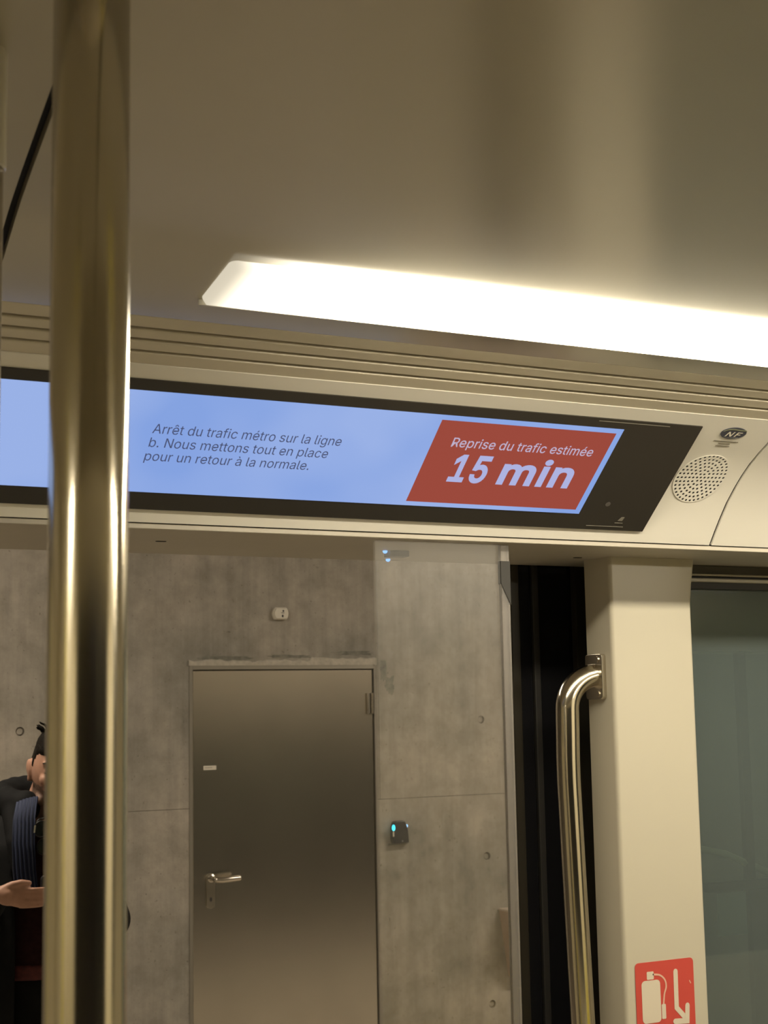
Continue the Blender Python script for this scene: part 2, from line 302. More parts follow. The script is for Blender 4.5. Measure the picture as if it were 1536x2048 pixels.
 'g': (425, '207,-151 168,-148 134,-140 105,-127 82,-110 64,-91 51,-69 101,-41 110,-53 122,-66 136,-78 154,-88 178,-95 207,-97 249,-92 282,-75 304,-47 311,-6 311,68 306,68 298,56 287,41 272,28 252,16 227,8 195,5 152,10 113,27 80,53 55,90 39,136 34,191 39,246 55,293 80,332 112,361 152,378 196,384 228,382 253,373 273,360 288,346 299,331 308,319 313,319 313,379 372,379 372,-9 367,-54 350,-90 324,-117 291,-136 251,-147 205,59 237,63 264,75 285,95 300,121 309,154 312,193 309,231 300,264 285,291 264,312 237,325 205,330 172,325 145,312 124,290 109,262 99,229 96,193 99,155 109,123 124,96 145,76 172,63', '36,38,37 36,39,38 44,46,45 44,47,46 35,39,36 35,40,39 34,40,35 34,41,40 34,42,41 33,66,34 66,65,34 65,42,34 65,43,42 64,43,65 63,43,64 33,67,66 63,44,43 63,62,44 62,61,44 61,60,44 60,47,44 33,68,67 32,68,33 32,69,68 32,70,69 31,70,32 59,47,60 31,71,70 31,72,71 58,47,59 30,72,31 30,73,72 57,47,58 29,73,30 29,74,73 56,18,57 18,47,57 29,75,74 55,18,56 28,75,29 28,76,75 54,19,55 19,18,55 54,20,19 17,47,18 28,53,76 53,20,54 28,20,53 28,21,20 27,21,28 27,22,21 27,23,22 26,23,27 26,24,23 25,24,26 16,47,17 16,48,47 6,8,7 15,48,16 6,9,8 15,49,48 6,10,9 5,10,6 14,49,15 5,11,10 5,12,11 14,50,49 4,12,5 13,50,14 4,13,12 4,50,13 3,50,4 3,51,50 2,51,3 2,52,51 1,52,2 1,0,52'),
 'i': (167, '84,443 67,446 54,455 44,468 41,483 44,499 54,512 67,521 84,524 100,521 114,512 123,499 126,483 123,468 114,455 100,446 53,0 53,379 114,379 114,0', '16,18,17 16,19,18 7,9,8 6,9,7 6,10,9 5,10,6 5,11,10 4,11,5 4,12,11 3,12,4 3,13,12 2,13,3 2,14,13 1,14,2 1,15,14 0,15,1'),
 'l': (189, '139,-2 101,3 74,20 58,47 53,84 53,509 114,509 114,99 115,77 120,62 130,54 146,52 154,52 160,53 165,53 170,54 181,3 172,1 162,-1 151,-2', '4,6,5 4,7,6 4,8,7 3,8,4 3,9,8 3,10,9 3,11,10 14,16,15 13,16,14 12,16,13 11,16,12 3,16,11 2,16,3 1,16,2 0,16,1 0,17,16 0,18,17 0,19,18'),
 'm': (610, '53,0 53,379 112,379 112,295 108,295 118,323 132,346 151,363 172,376 195,384 219,386 257,380 287,361 309,331 321,295 312,295 322,321 337,343 357,361 381,375 407,383 437,386 468,383 497,372 522,354 541,328 553,296 557,255 557,0 496,0 496,254 490,289 473,313 447,326 419,330 395,328 374,320 358,307 345,290 338,270 335,247 335,0 274,0 274,260 269,288 253,311 229,326 199,330 178,328 158,320 140,307 126,289 117,266 114,238 114,0', '9,11,10 20,22,21 8,11,9 19,22,20 19,23,22 8,12,11 0,2,1 0,4,2 4,3,2 7,12,8 18,23,19 18,24,23 6,12,7 17,24,18 6,13,12 17,25,24 5,47,6 47,13,6 16,34,17 34,25,17 47,46,13 46,14,13 5,48,47 16,35,34 33,25,34 33,26,25 5,49,48 16,36,35 32,26,33 45,14,46 4,49,5 15,36,16 4,50,49 15,37,36 31,26,32 44,15,45 15,14,45 4,51,50 15,38,37 31,27,26 0,52,4 52,51,4 44,38,15 44,39,38 30,27,31 43,39,44 43,40,39 0,53,52 42,40,43 30,28,27 29,28,30 42,41,40 0,54,53'),
 'n': (410, '114,227 114,0 53,0 53,379 112,379 112,287 102,287 124,332 152,362 187,379 227,384 264,380 295,369 321,349 341,321 353,285 357,240 357,0 296,0 296,235 290,275 273,304 246,323 210,329 184,326 161,317 141,303 126,283 117,257', '9,11,10 9,12,11 2,4,3 2,6,4 6,5,4 8,12,9 8,13,12 7,13,8 7,23,13 23,14,13 6,25,7 25,24,7 24,23,7 22,14,23 21,14,22 21,15,14 6,26,25 20,15,21 6,27,26 2,28,6 28,27,6 20,16,15 19,16,20 2,0,28 19,17,16 18,17,19 2,1,0'),
 'o': (415, '207,-8 159,-2 117,16 82,46 56,85 40,133 34,187 40,243 56,291 82,330 117,360 159,378 207,384 256,378 299,360 333,330 359,291 376,243 381,187 376,133 359,85 333,46 299,16 256,-2 207,46 242,51 270,66 292,89 307,117 316,151 319,187 316,224 307,258 292,287 270,310 242,325 207,330 173,325 145,310 124,287 108,258 99,224 96,187 99,151 108,117 124,89 145,66 173,51', '11,13,12 10,13,11 10,14,13 9,14,10 9,15,14 8,37,9 37,36,9 36,15,9 36,35,15 35,16,15 8,38,37 34,16,35 8,39,38 33,16,34 7,39,8 33,17,16 7,40,39 32,17,33 7,41,40 31,17,32 6,41,7 31,18,17 6,42,41 30,18,31 5,42,6 5,43,42 29,18,30 29,19,18 5,44,43 28,19,29 28,20,19 4,44,5 4,45,44 27,20,28 4,46,45 26,20,27 3,46,4 26,21,20 3,47,46 25,21,26 3,24,47 24,21,25 3,21,24 2,21,3 2,22,21 1,22,2 1,23,22 0,23,1'),
 'p': (424, '53,-143 53,379 112,379 112,319 118,319 126,331 137,346 152,360 171,373 197,381 229,384 274,378 313,361 345,332 370,293 385,245 390,189 385,133 370,84 346,45 313,16 274,-2 229,-8 198,-5 173,4 153,17 138,31 127,46 118,59 114,59 114,-143 220,47 253,51 279,66 301,88 316,117 325,151 328,189 325,227 316,261 301,290 280,311 253,325 220,330 188,325 161,312 140,291 125,263 116,229 113,189 116,150 125,115 140,86 162,65 188,51', '9,11,10 8,11,9 0,2,1 0,3,2 8,12,11 7,12,8 7,13,12 6,13,7 5,13,6 5,43,13 43,42,13 42,14,13 4,43,5 4,44,43 4,45,44 41,14,42 0,4,3 0,48,4 48,47,4 47,46,4 46,45,4 40,14,41 40,15,14 39,15,40 38,15,39 38,16,15 0,49,48 37,16,38 0,50,49 36,16,37 36,17,16 35,17,36 0,51,50 35,18,17 34,18,35 0,29,51 29,52,51 33,18,34 29,53,52 33,19,18 32,19,33 29,28,53 28,54,53 0,30,29 27,54,28 31,19,32 27,31,54 27,19,31 26,19,27 26,20,19 25,20,26 24,20,25 24,21,20 23,21,24 23,22,21'),
 'r': (259, '53,0 53,379 112,379 112,321 115,321 130,347 152,367 181,380 213,385 221,385 229,384 237,384 243,384 243,322 239,323 230,324 219,325 207,326 182,323 159,315 140,301 126,284 117,262 114,237 114,0', '7,9,8 7,10,9 7,11,10 7,12,11 7,13,12 6,13,7 0,2,1 0,3,2 5,13,6 4,17,5 17,16,5 16,15,5 15,14,5 14,13,5 4,18,17 4,19,18 0,4,3 0,22,4 22,21,4 21,20,4 20,19,4 0,23,22 0,24,23'),
 's': (365, '182,-8 145,-5 112,3 84,18 62,38 45,63 36,94 94,107 105,79 124,60 150,49 181,45 217,50 244,62 262,81 268,103 265,121 254,136 237,147 212,155 149,170 104,186 72,208 53,237 47,274 51,305 65,332 87,354 115,370 149,381 187,384 223,381 254,372 279,358 299,339 314,316 324,290 268,277 258,298 243,316 219,328 187,333 156,329 131,317 114,299 109,277 112,258 124,243 144,232 172,223 229,209 275,194 306,171 325,142 331,107 326,75 312,47 290,24 260,6 223,-5', '29,31,30 29,32,31 28,32,29 28,33,32 27,33,28 27,34,33 26,34,27 26,41,34 41,35,34 26,42,41 40,35,41 25,42,26 25,43,42 39,35,40 25,44,43 39,36,35 38,36,39 24,44,25 24,45,44 37,36,38 24,46,45 23,46,24 23,47,46 23,48,47 22,48,23 22,49,48 22,50,49 22,51,50 21,51,22 21,52,51 20,52,21 20,53,52 19,53,20 18,53,19 17,53,18 17,54,53 16,54,17 15,54,16 6,8,7 15,55,54 14,55,15 5,8,6 13,55,14 5,9,8 13,56,55 4,9,5 12,56,13 4,10,9 11,56,12 4,11,10 11,57,56 4,57,11 3,57,4 3,58,57 2,58,3 2,59,58 1,59,2 1,0,59'),
 't': (227, '204,379 204,327 6,327 6,379 65,471 126,471 126,98 128,76 136,61 150,53 170,50 177,50 185,51 194,52 202,54 213,2 203,-1 192,-3 180,-4 168,-4 125,2 92,21 72,52 65,93', '23,5,4 23,6,5 2,0,3 2,1,0 23,7,6 22,7,23 22,8,7 22,9,8 13,15,14 22,10,9 12,15,13 21,10,22 11,15,12 10,15,11 21,15,10 20,15,21 19,15,20 19,16,15 19,17,16 19,18,17'),
 'u': (410, '182,-5 146,-1 115,11 89,31 69,59 57,95 53,139 53,379 114,379 114,144 119,105 137,75 164,56 200,50 226,53 249,62 268,77 283,97 293,122 296,153 296,379 357,379 357,0 298,0 298,92 307,92 286,47 257,17 222,0', '6,8,7 6,9,8 19,21,20 19,22,21 18,22,19 6,10,9 5,10,6 17,25,18 25,22,18 5,11,10 16,24,17 24,25,17 4,11,5 16,26,24 26,23,24 26,22,25 15,26,16 4,12,11 14,26,15 3,12,4 3,13,12 13,26,14 3,26,13 3,27,26 23,22,26 2,27,3 2,28,27 1,28,2 1,0,28'),
 'à': (389, '165,429 99,529 168,529 215,429 160,-9 126,-5 94,5 68,22 48,45 35,73 30,108 34,138 43,161 58,179 78,193 100,203 125,211 152,216 178,220 209,224 234,227 252,230 265,235 273,243 276,255 276,257 273,279 267,297 256,311 240,322 220,329 196,331 171,329 149,322 132,313 118,301 107,288 100,274 41,291 57,322 79,346 104,364 133,375 163,382 194,384 215,383 239,379 263,372 286,360 306,343 322,320 333,290 337,251 337,0 277,0 277,52 272,52 264,38 252,25 236,12 215,1 190,-6 170,45 202,49 228,59 248,74 263,93 272,115 276,138 276,190 270,186 259,182 246,179 231,176 216,173 200,171 186,169 175,168 154,164 134,159 117,150 103,139 95,124 92,105 94,87 102,72 114,61 130,52 149,47', '43,45,44 43,46,45 42,46,43 42,47,46 41,47,42 41,48,47 40,48,41 40,49,48 39,49,40 39,31,49 31,50,49 39,32,31 30,50,31 39,33,32 29,50,30 39,34,33 38,34,39 28,50,29 28,51,50 38,35,34 27,51,28 38,36,35 26,51,27 37,36,38 26,52,51 25,52,26 24,52,25 23,52,24 23,53,52 22,53,23 21,69,22 69,53,22 20,69,21 19,69,20 18,69,19 17,69,18 16,69,17 15,69,16 14,69,15 13,69,14 13,70,69 68,53,69 13,71,70 13,72,71 12,72,13 12,73,72 12,74,73 12,75,74 12,76,75 12,77,76 12,78,77 12,79,78 11,79,12 11,80,79 11,81,80 11,82,81 67,53,68 10,82,11 10,83,82 66,53,67 9,83,10 9,84,83 65,55,66 55,53,66 9,85,84 64,55,65 8,85,9 8,86,85 8,87,86 63,56,64 56,55,64 8,88,87 63,57,56 54,53,55 62,57,63 8,62,88 8,57,62 7,57,8 7,58,57 7,59,58 6,59,7 6,60,59 5,60,6 5,61,60 4,61,5 0,2,1 0,3,2'),
 'é': (404, '177,429 225,529 293,529 227,429 212,-8 161,-2 117,16 82,46 56,85 40,132 34,187 39,242 55,290 81,329 115,359 157,378 205,384 236,382 266,374 294,361 319,341 341,315 357,282 368,242 371,194 371,169 75,169 75,221 338,221 310,202 307,237 298,269 283,294 263,314 237,326 205,330 173,326 146,313 125,294 109,270 99,241 96,211 96,178 100,139 110,106 128,80 151,61 179,50 212,46 234,48 254,53 271,61 285,73 297,88 306,105 365,91 353,63 335,39 311,19 283,4 249,-5', '15,17,16 15,18,17 14,18,15 14,19,18 14,20,19 13,20,14 13,35,20 35,21,20 13,36,35 34,21,35 12,36,13 33,21,34 12,37,36 33,22,21 32,22,33 12,38,37 31,22,32 12,39,38 11,39,12 31,23,22 11,40,39 30,23,31 30,28,23 28,24,23 10,27,11 27,40,11 27,41,40 29,28,30 10,26,27 41,28,27 41,24,28 42,24,41 42,25,24 9,26,10 43,25,42 9,25,26 9,43,25 9,44,43 8,44,9 8,45,44 53,55,54 53,56,55 52,56,53 7,45,8 7,46,45 51,56,52 51,57,56 7,47,46 50,57,51 49,57,50 7,48,47 48,57,49 7,57,48 6,57,7 6,58,57 6,59,58 5,59,6 5,60,59 4,60,5 0,2,1 0,3,2'),
 'ê': (404, '155,435 95,435 95,438 175,529 233,529 313,438 313,435 252,435 204,495 212,-8 161,-2 117,16 82,46 56,85 40,132 34,187 39,242 55,290 81,329 115,359 157,378 205,384 236,382 266,374 294,361 319,341 341,315 357,282 368,242 371,194 371,169 75,169 75,221 338,221 310,202 307,237 298,269 283,294 263,314 237,326 205,330 173,326 146,313 125,294 109,270 99,241 96,211 96,178 100,139 110,106 128,80 151,61 179,50 212,46 234,48 254,53 271,61 285,73 297,88 306,105 365,91 353,63 335,39 311,19 283,4 249,-5', '20,22,21 20,23,22 19,23,20 19,24,23 19,25,24 18,25,19 18,40,25 40,26,25 18,41,40 39,26,40 17,41,18 38,26,39 17,42,41 38,27,26 37,27,38 17,43,42 36,27,37 17,44,43 16,44,17 36,28,27 16,45,44 35,28,36 35,33,28 33,29,28 15,32,16 32,45,16 32,46,45 34,33,35 15,31,32 46,33,32 46,29,33 47,29,46 47,30,29 14,31,15 48,30,47 14,30,31 14,48,30 14,49,48 13,49,14 13,50,49 58,60,59 58,61,60 57,61,58 12,50,13 12,51,50 56,61,57 56,62,61 12,52,51 55,62,56 54,62,55 12,53,52 53,62,54 12,62,53 11,62,12 11,63,62 11,64,63 10,64,11 10,65,64 9,65,10 2,4,3 2,8,4 8,5,4 2,0,8 7,5,8 1,0,2 7,6,5'),
 ' ': (188, '', ''),
}

def text_mesh(name, body, x0, x1, base, cap_h, fr, m, parent, h=0.001, bold=0.0, shear=0.0):
    """lettering with its left edge at x0, right edge at x1, baseline at v = base, capitals cap_h tall"""
    vs, fs, pen = [], [], 0.0
    for ch in body:
        adv, vp, tp = GLYPHS[ch]
        pts = [tuple(map(float, q.split(','))) for q in vp.split()]; k = len(vs)
        tris = [tuple(map(int, q.split(','))) for q in tp.split()]
        if bold and pts:      # heavier weight: push every outline point outwards
            cnt = {}
            for t in tris:
                for i in range(len(t)):
                    e = (t[i], t[(i+1) % len(t)]); cnt[tuple(sorted(e))] = cnt.get(tuple(sorted(e)), []) + [e]
            off = [Vector((0, 0)) for _ in pts]
            for es in cnt.values():
                if len(es) == 1:
                    i, j = es[0]; d = Vector((pts[j][0]-pts[i][0], pts[j][1]-pts[i][1]))
                    if d.length > 0:
                        nn = Vector((d.y, -d.x)).normalized(); off[i] += nn; off[j] += nn
            for i, o_ in enumerate(off):
                if o_.length > 0.2:
                    u_ = o_.normalized(); kk = bold/max(0.5, min(1.0, o_.length/2)); pts[i] = (pts[i][0] + u_.x*kk, pts[i][1] + u_.y*kk)
        vs += [(pen + x + shear*y, y) for x, y in pts]; fs += [tuple(k+i for i in t) for t in tris]
        pen += adv + bold*1.2
    lo, hi = min(p[0] for p in vs), max(p[0] for p in vs); sx = (x1-x0)/(hi-lo); sy = cap_h/509.0
    if callable(fr): put = lambda a, b: fr(a, b, h)
    else:
        O, u, v_, n = fr
        put = lambda a, b: O + u*a + v_*b + n*h
    me = bpy.data.meshes.new(name)
    me.from_pydata([put(x0 + (x-lo)*sx, base + y*sy) for x, y in vs], [], fs); me.update()
    return link(name, me, m, parent)

def V(*a): return Vector(a)

# ================================================================== THE CAR
CA, SA = math.cos(math.radians(41.2)), math.sin(math.radians(41.2))
HDR = (V(0, 1.68, 2.018), V(1, 0, 0), V(0, -CA, SA), V(0, -SA, -CA))           # the sloping header panel over the doors
X0, X1 = -3.0, 5.2

# floor of the car
bm = bmesh.new(); bm_box(bm, (X0, -0.85, -0.08), (X1, 2.0, 0.0))
fl = fin('floor', bm, mat('car_floor', (0.30, 0.275, 0.23), 0.5, var=0.12, var_scale=60)); tag(fl, kind='structure')

# ---- ceiling
def tilt_at(y):
    K = [(0.50, 0.0), (0.70, 1.2), (0.92, 3.2), (1.05, 4.2), (1.17, 5.2), (1.24, 6.8), (1.285, 10.6), (1.50, 10.6)]
    for (y0, t0), (y1, t1) in zip(K, K[1:]):
        if y <= y1: return t0 + (t1-t0)*(y-y0)/(y1-y0)
    return 10.6
def ceil_prof():
    pts = [(1.4389, 2.2002)]; y, z = pts[0]; n = 100; dy = (1.4389-0.5)/n
    for i in range(n):
        ym = y - dy/2; t = tilt_at(ym)
        z += dy*math.tan(math.radians(t)); y -= dy; pts.append((y, z))
    return pts
CP = ceil_prof()
full = CP + [(1.0-y, z) for y, z in reversed(CP[:-1])]
ceiling = extrude_x('ceiling', [(y, z+0.012) for y, z in full] + [(full[-1][0], 2.5), (full[0][0], 2.5)], X0, X1, DARK)
tag(ceiling, kind='structure')
for (a, b) in ((X0, 0.2765), (0.2845, 2.9), (2.906, X1)):
    o = extrude_x('ceiling_panel', full + [(y, z+0.010) for y, z in reversed(full)], a, b, CEIL, ceiling)
    for p in o.data.polygons: p.use_smooth = abs(p.normal.x) < 0.5
    o.data.set_sharp_from_angle(angle=math.radians(30))
    for v in o.data.vertices:      # the joint between the first two panels runs slightly oblique
        if abs(v.co.x-0.2765) < 1e-4 or abs(v.co.x-0.2845) < 1e-4: v.co.x += 0.0085 - 0.09*(1.28-max(0.4, v.co.y))
# ---- slotted air vent between the ceiling and the header
CV, SV = math.cos(math.radians(25)), math.sin(math.radians(25))
VENT = (V(0, 1.51, 2.167), V(1, 0, 0), V(0, -CV, SV), V(0, -SV, -CV))
vent = plate('trim_1', [(X0, -0.002), (X1, -0.002), (X1, 0.080), (X0, 0.080)], VENT, 0.01, DARK, h=-0.009); tag(vent, kind='structure')
for s0, s1 in ((0.0005, 0.0185), (0.0230, 0.0375), (0.0422, 0.0556), (0.0602, 0.0783)):
    plate('slat', [(X0, s0), (X1, s0), (X1, s1), (X0, s1)], VENT, 0.010, SLAT, vent, bevel=0.0012)

# ---- concave header panel over the doors, in two lengths that meet at a dark seam
COVE = [(1.679, 2.019), (1.667, 2.0365), (1.655, 2.053), (1.638, 2.0745), (1.6205, 2.0925), (1.604, 2.1075), (1.586, 2.1215), (1.567, 2.1335), (1.548, 2.1440), (1.5285, 2.1555), (1.509, 2.1665)]
CLEN = [0.0]
for (y0, z0), (y1, z1) in zip(COVE, COVE[1:]): CLEN.append(CLEN[-1] + math.hypot(y1-y0, z1-z0))
CNRM = []
for i in range(len(COVE)):
    (y0, z0), (y1, z1) = COVE[max(i-1, 0)], COVE[min(i+1, len(COVE)-1)]
    t = Vector((0, y1-y0, z1-z0)).normalized(); CNRM.append(Vector((0, -t.z, t.y)))
def ON(x, arc, h=0.0):
    """point at x along the car and arc up the concave header, h in front of it"""
    i = 0
    while i < len(COVE)-2 and arc > CLEN[i+1]: i += 1
    f = (arc-CLEN[i])/(CLEN[i+1]-CLEN[i]); (y0, z0), (y1, z1) = COVE[i], COVE[i+1]
    return Vector((x, y0+(y1-y0)*f, z0+(z1-z0)*f)) + CNRM[i].lerp(CNRM[i+1], max(0, min(1, f))).normalized()*h
def cove_strip(name, x0, x1, front, thick, m, parent=None):
    f = [(p.y, p.z) for p in (ON(0, a, front) for a in CLEN)]; bk = [(p.y, p.z) for p in (ON(0, a, front-thick) for a in CLEN)]
    o = extrude_x(name, f + bk[::-1], x0, x1, m, parent)
    for p in o.data.polygons: p.use_smooth = abs(p.normal.x) < 0.5
    try: o.data.set_sharp_from_angle(angle=math.radians(40))
    except Exception: pass
    return o
header = cove_strip('wall_header', X0, X1, -0.012, 0.008, DARK); tag(header, kind='structure')
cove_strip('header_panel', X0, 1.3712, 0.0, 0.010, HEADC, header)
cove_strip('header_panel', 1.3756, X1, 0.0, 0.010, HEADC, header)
cove_strip('seam_gasket', 1.3712, 1.3756, -0.003, 0.008, RUBBER, header)

# ---- loudspeaker behind a perforated round grille
SPK = (1.3050, 0.1095)
spk = empty('loudspeaker', ON(*SPK)); tag(spk, 'round cream speaker grille of small dark holes beside the display', 'speaker')
ring = circ(*SPK, 0.0425, 64)
holes = [circ(*SPK, 0.0020, 8)]
for k in range(1, 7):
    for i in range(6*k):
        a = 2*PI*(i/(6*k)) + 0.05; holes.append(circ(SPK[0] + 0.0063*k*math.cos(a), SPK[1] + 0.0066*k*math.sin(a), 0.0020, 8))
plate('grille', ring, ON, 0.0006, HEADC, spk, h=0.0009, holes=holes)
bm = bmesh.new(); rr = [[bm.verts.new(ON(*p, 0.0002)) for p in circ(*SPK, 0.0415*k/8, 40)] for k in range(1, 9)]
bm.faces.new(rr[0])
for p, q in zip(rr, rr[1:]):
    for k in range(40): bm.faces.new([p[k], p[(k+1) % 40], q[(k+1) % 40], q[k]])
fin('driver', bm, DARK, spk)

# ---- certification sticker
nf = empty('certification_sticker', ON(1.303, 0.198)); tag(nf, 'oval grey NF sticker above the speaker grille', 'sticker')
NAVY = mat('sticker_navy', (0.060, 0.062, 0.085), 0.5); SILV = mat('sticker_silver', (0.42, 0.42, 0.38), 0.4); PALE = mat('sticker_white', (0.85, 0.80, 0.68), 0.5)
plate('oval', circ(1.3033, 0.1982, 0.0205, 40, 0.0112), ON, 0.0008, NAVY, nf, h=0.0010)
plate('swoosh', [(1.2845, 0.2010), (1.2915, 0.2040), (1.3005, 0.2050), (1.3105, 0.2040), (1.3222, 0.2040), (1.3195, 0.2062), (1.3095, 0.2060), (1.2995, 0.2072), (1.2910, 0.2060)], ON, 0.0004, mat('sticker_green', (0.22, 0.23, 0.15), 0.4), nf, h=0.0014)
text_mesh('letter', 'N', 1.2915, 1.3042, 0.1925, 0.0088, ON, PALE, nf, h=0.0016, bold=14, shear=0.2)
text_mesh('letter', 'F', 1.3062, 1.3170, 0.1925, 0.0088, ON, PALE, nf, h=0.0016, bold=14, shear=0.2)
for i in range(9):
    x = 1.2925 + i*0.0027; plate('dot', circ(x, 0.1902 - 0.0010*math.cos((i-4)/4*1.3) + 0.0006, 0.0006, 6), ON, 0.0003, SILV, nf, h=0.0014)
for x0, x1, sv in ((1.2820, 1.3228, 0.1810), (1.2930, 1.3122, 0.1762), (1.2915, 1.3144, 0.1713)):
    plate('rule', [(x0, sv-0.0007), (x1, sv-0.0007), (x1, sv+0.0007), (x0, sv+0.0007)], ON, 0.0003, mat('sticker_rule', (0.20, 0.18, 0.14), 0.6), nf, h=0.0006)

# ---- passenger information display
DSP = (HDR[0] + HDR[3]*0.0012, HDR[1], HDR[2], HDR[3])
disp = empty('information_display', HDR[0] + HDR[1]*0.4 + HDR[2]*0.11); tag(disp, 'long black-framed screen over the doors announcing a traffic stop', 'screen')
plate('bezel', [(-0.75, 0.0199), (1.2463, 0.0199), (1.2463, 0.2048), (-0.75, 0.2048)], DSP, 0.019, mat('display_bezel', (0.030, 0.026, 0.021), 0.22, spec=0.5), disp, h=-0.003)
SCRW = emitter('screen_pale_blue', (0.285, 0.405, 0.775), 1.0)
def screen_mat():
    nt = SCRW.node_tree; e = nt.nodes['Emission']; L = nt.links.new
    g = nt.nodes.new('ShaderNodeNewGeometry'); n = nt.nodes.new('ShaderNodeTexNoise'); n.inputs['Scale'].default_value = 5.0
    r = nt.nodes.new('ShaderNodeValToRGB'); r.color_ramp.elements[0].position = 0.35; r.color_ramp.elements[1].position = 0.65
    r.color_ramp.elements[0].color = (0.235, 0.365, 0.75, 1); r.color_ramp.elements[1].color = (0.32, 0.44, 0.79, 1)
    L(g.outputs['Position'], n.inputs['Vector']); L(n.outputs['Fac'], r.inputs[0]); L(r.outputs[0], e.inputs[0])
screen_mat()
scr = plate('screen', [(-0.62, 0.0467), (1.1282, 0.0467), (1.1282, 0.1905), (-0.62, 0.1905)], DSP, 0.0006, SCRW, disp, h=-0.0024)
plate('notice_panel', [(0.866, 0.0538), (1.1195, 0.0538), (1.1195, 0.1834), (0.866, 0.1834)], DSP, 0.0003, emitter('screen_red', (0.33, 0.068, 0.046), 1.0), scr, h=-0.0021)
INK = mat('screen_ink', (0.02, 0.02, 0.025), 0.4, emit=(0.045, 0.06, 0.14), emit_s=1.0)
PINK = emitter('screen_white', (0.52, 0.44, 0.60), 1.0)
PINK2 = emitter('screen_white_blue', (0.42, 0.45, 0.74), 1.0)
for body, xa, xb, base in (('Arrêt du trafic métro sur la ligne', 0.5165, 0.7475, 0.1336), ('b. Nous mettons tout en place', 0.5170, 0.7365, 0.1140), ('pour un retour à la normale.', 0.5165, 0.7190, 0.0942)):
    text_mesh('text_line', body, xa, xb, base, 0.0134, DSP, INK, scr, h=-0.0018)
text_mesh('text_line', 'Reprise du trafic estimée', 0.8930, 1.0995, 0.1444, 0.0140, DSP, PINK, scr, h=-0.0018, bold=5)
text_mesh('text_word', '15', 0.9085, 0.9610, 0.0910, 0.0405, DSP, PINK2, scr, h=-0.0018, bold=24)
text_mesh('text_word', 'min', 0.9800, 1.0885, 0.0910, 0.0405, DSP, PINK2, scr, h=-0.0018, bold=24)
plate('sensor_dot', circ(1.166, 0.0656, 0.0038, 16), DSP, 0.0005, mat('sensor_grey', (0.10, 0.09, 0.08), 0.4), disp, h=-0.0026)
GR = mat('print_grey', (0.22, 0.20, 0.16), 0.5)
for pts in ([(1.193, 0.0330), (1.206, 0.0330), (1.206, 0.0338), (1.193, 0.0338)], [(1.196, 0.0375), (1.203, 0.0375), (1.204, 0.0440), (1.199, 0.0440)], [(1.150, 0.0262), (1.210, 0.0262), (1.210, 0.0270), (1.150, 0.0270)]):
    plate('printed_mark', pts, DSP, 0.0004, GR, disp, h=-0.0026)
plate('printed_mark', [(1.085, 0.2005), (1.195, 0.2005), (1.195, 0.2012), (1.085, 0.2012)], DSP, 0.0004, GR, disp, h=-0.0026)

# ---- ceiling light strips
def lamp_mat():
    m = bpy.data.materials.new('lamp_diffuser'); m.use_nodes = True; nt = m.node_tree; nt.nodes.clear(); L = nt.links.new
    o = nt.nodes.new('ShaderNodeOutputMaterial'); e = nt.nodes.new('ShaderNodeEmission'); e.inputs[0].default_value = (1.0, 0.895, 0.69, 1)
    tc = nt.nodes.new('ShaderNodeTexCoord'); sp = nt.nodes.new('ShaderNodeSeparateXYZ'); L(tc.outputs['Object'], sp.inputs[0])
    # emission fades in from the left end, lengthened to dim the header's left
    mr = nt.nodes.new('ShaderNodeMapRange'); mr.interpolation_type = 'SMOOTHSTEP'
    mr.inputs[1].default_value = 0.0; mr.inputs[2].default_value = 0.28; mr.inputs[3].default_value = 0.016; mr.inputs[4].default_value = 1.0
    mu = nt.nodes.new('ShaderNodeMath'); mu.operation = 'MULTIPLY'; mu.inputs[1].default_value = CAR_LIGHT
    L(sp.outputs['X'], mr.inputs[0]); L(mr.outputs[0], mu.inputs[0]); L(mu.outputs[0], e.inputs[1]); L(e.outputs[0], o.inputs[0])
    return m
LAMP = lamp_mat()
AL, SL = math.cos(math.radians(10.6)), math.sin(math.radians(10.6))
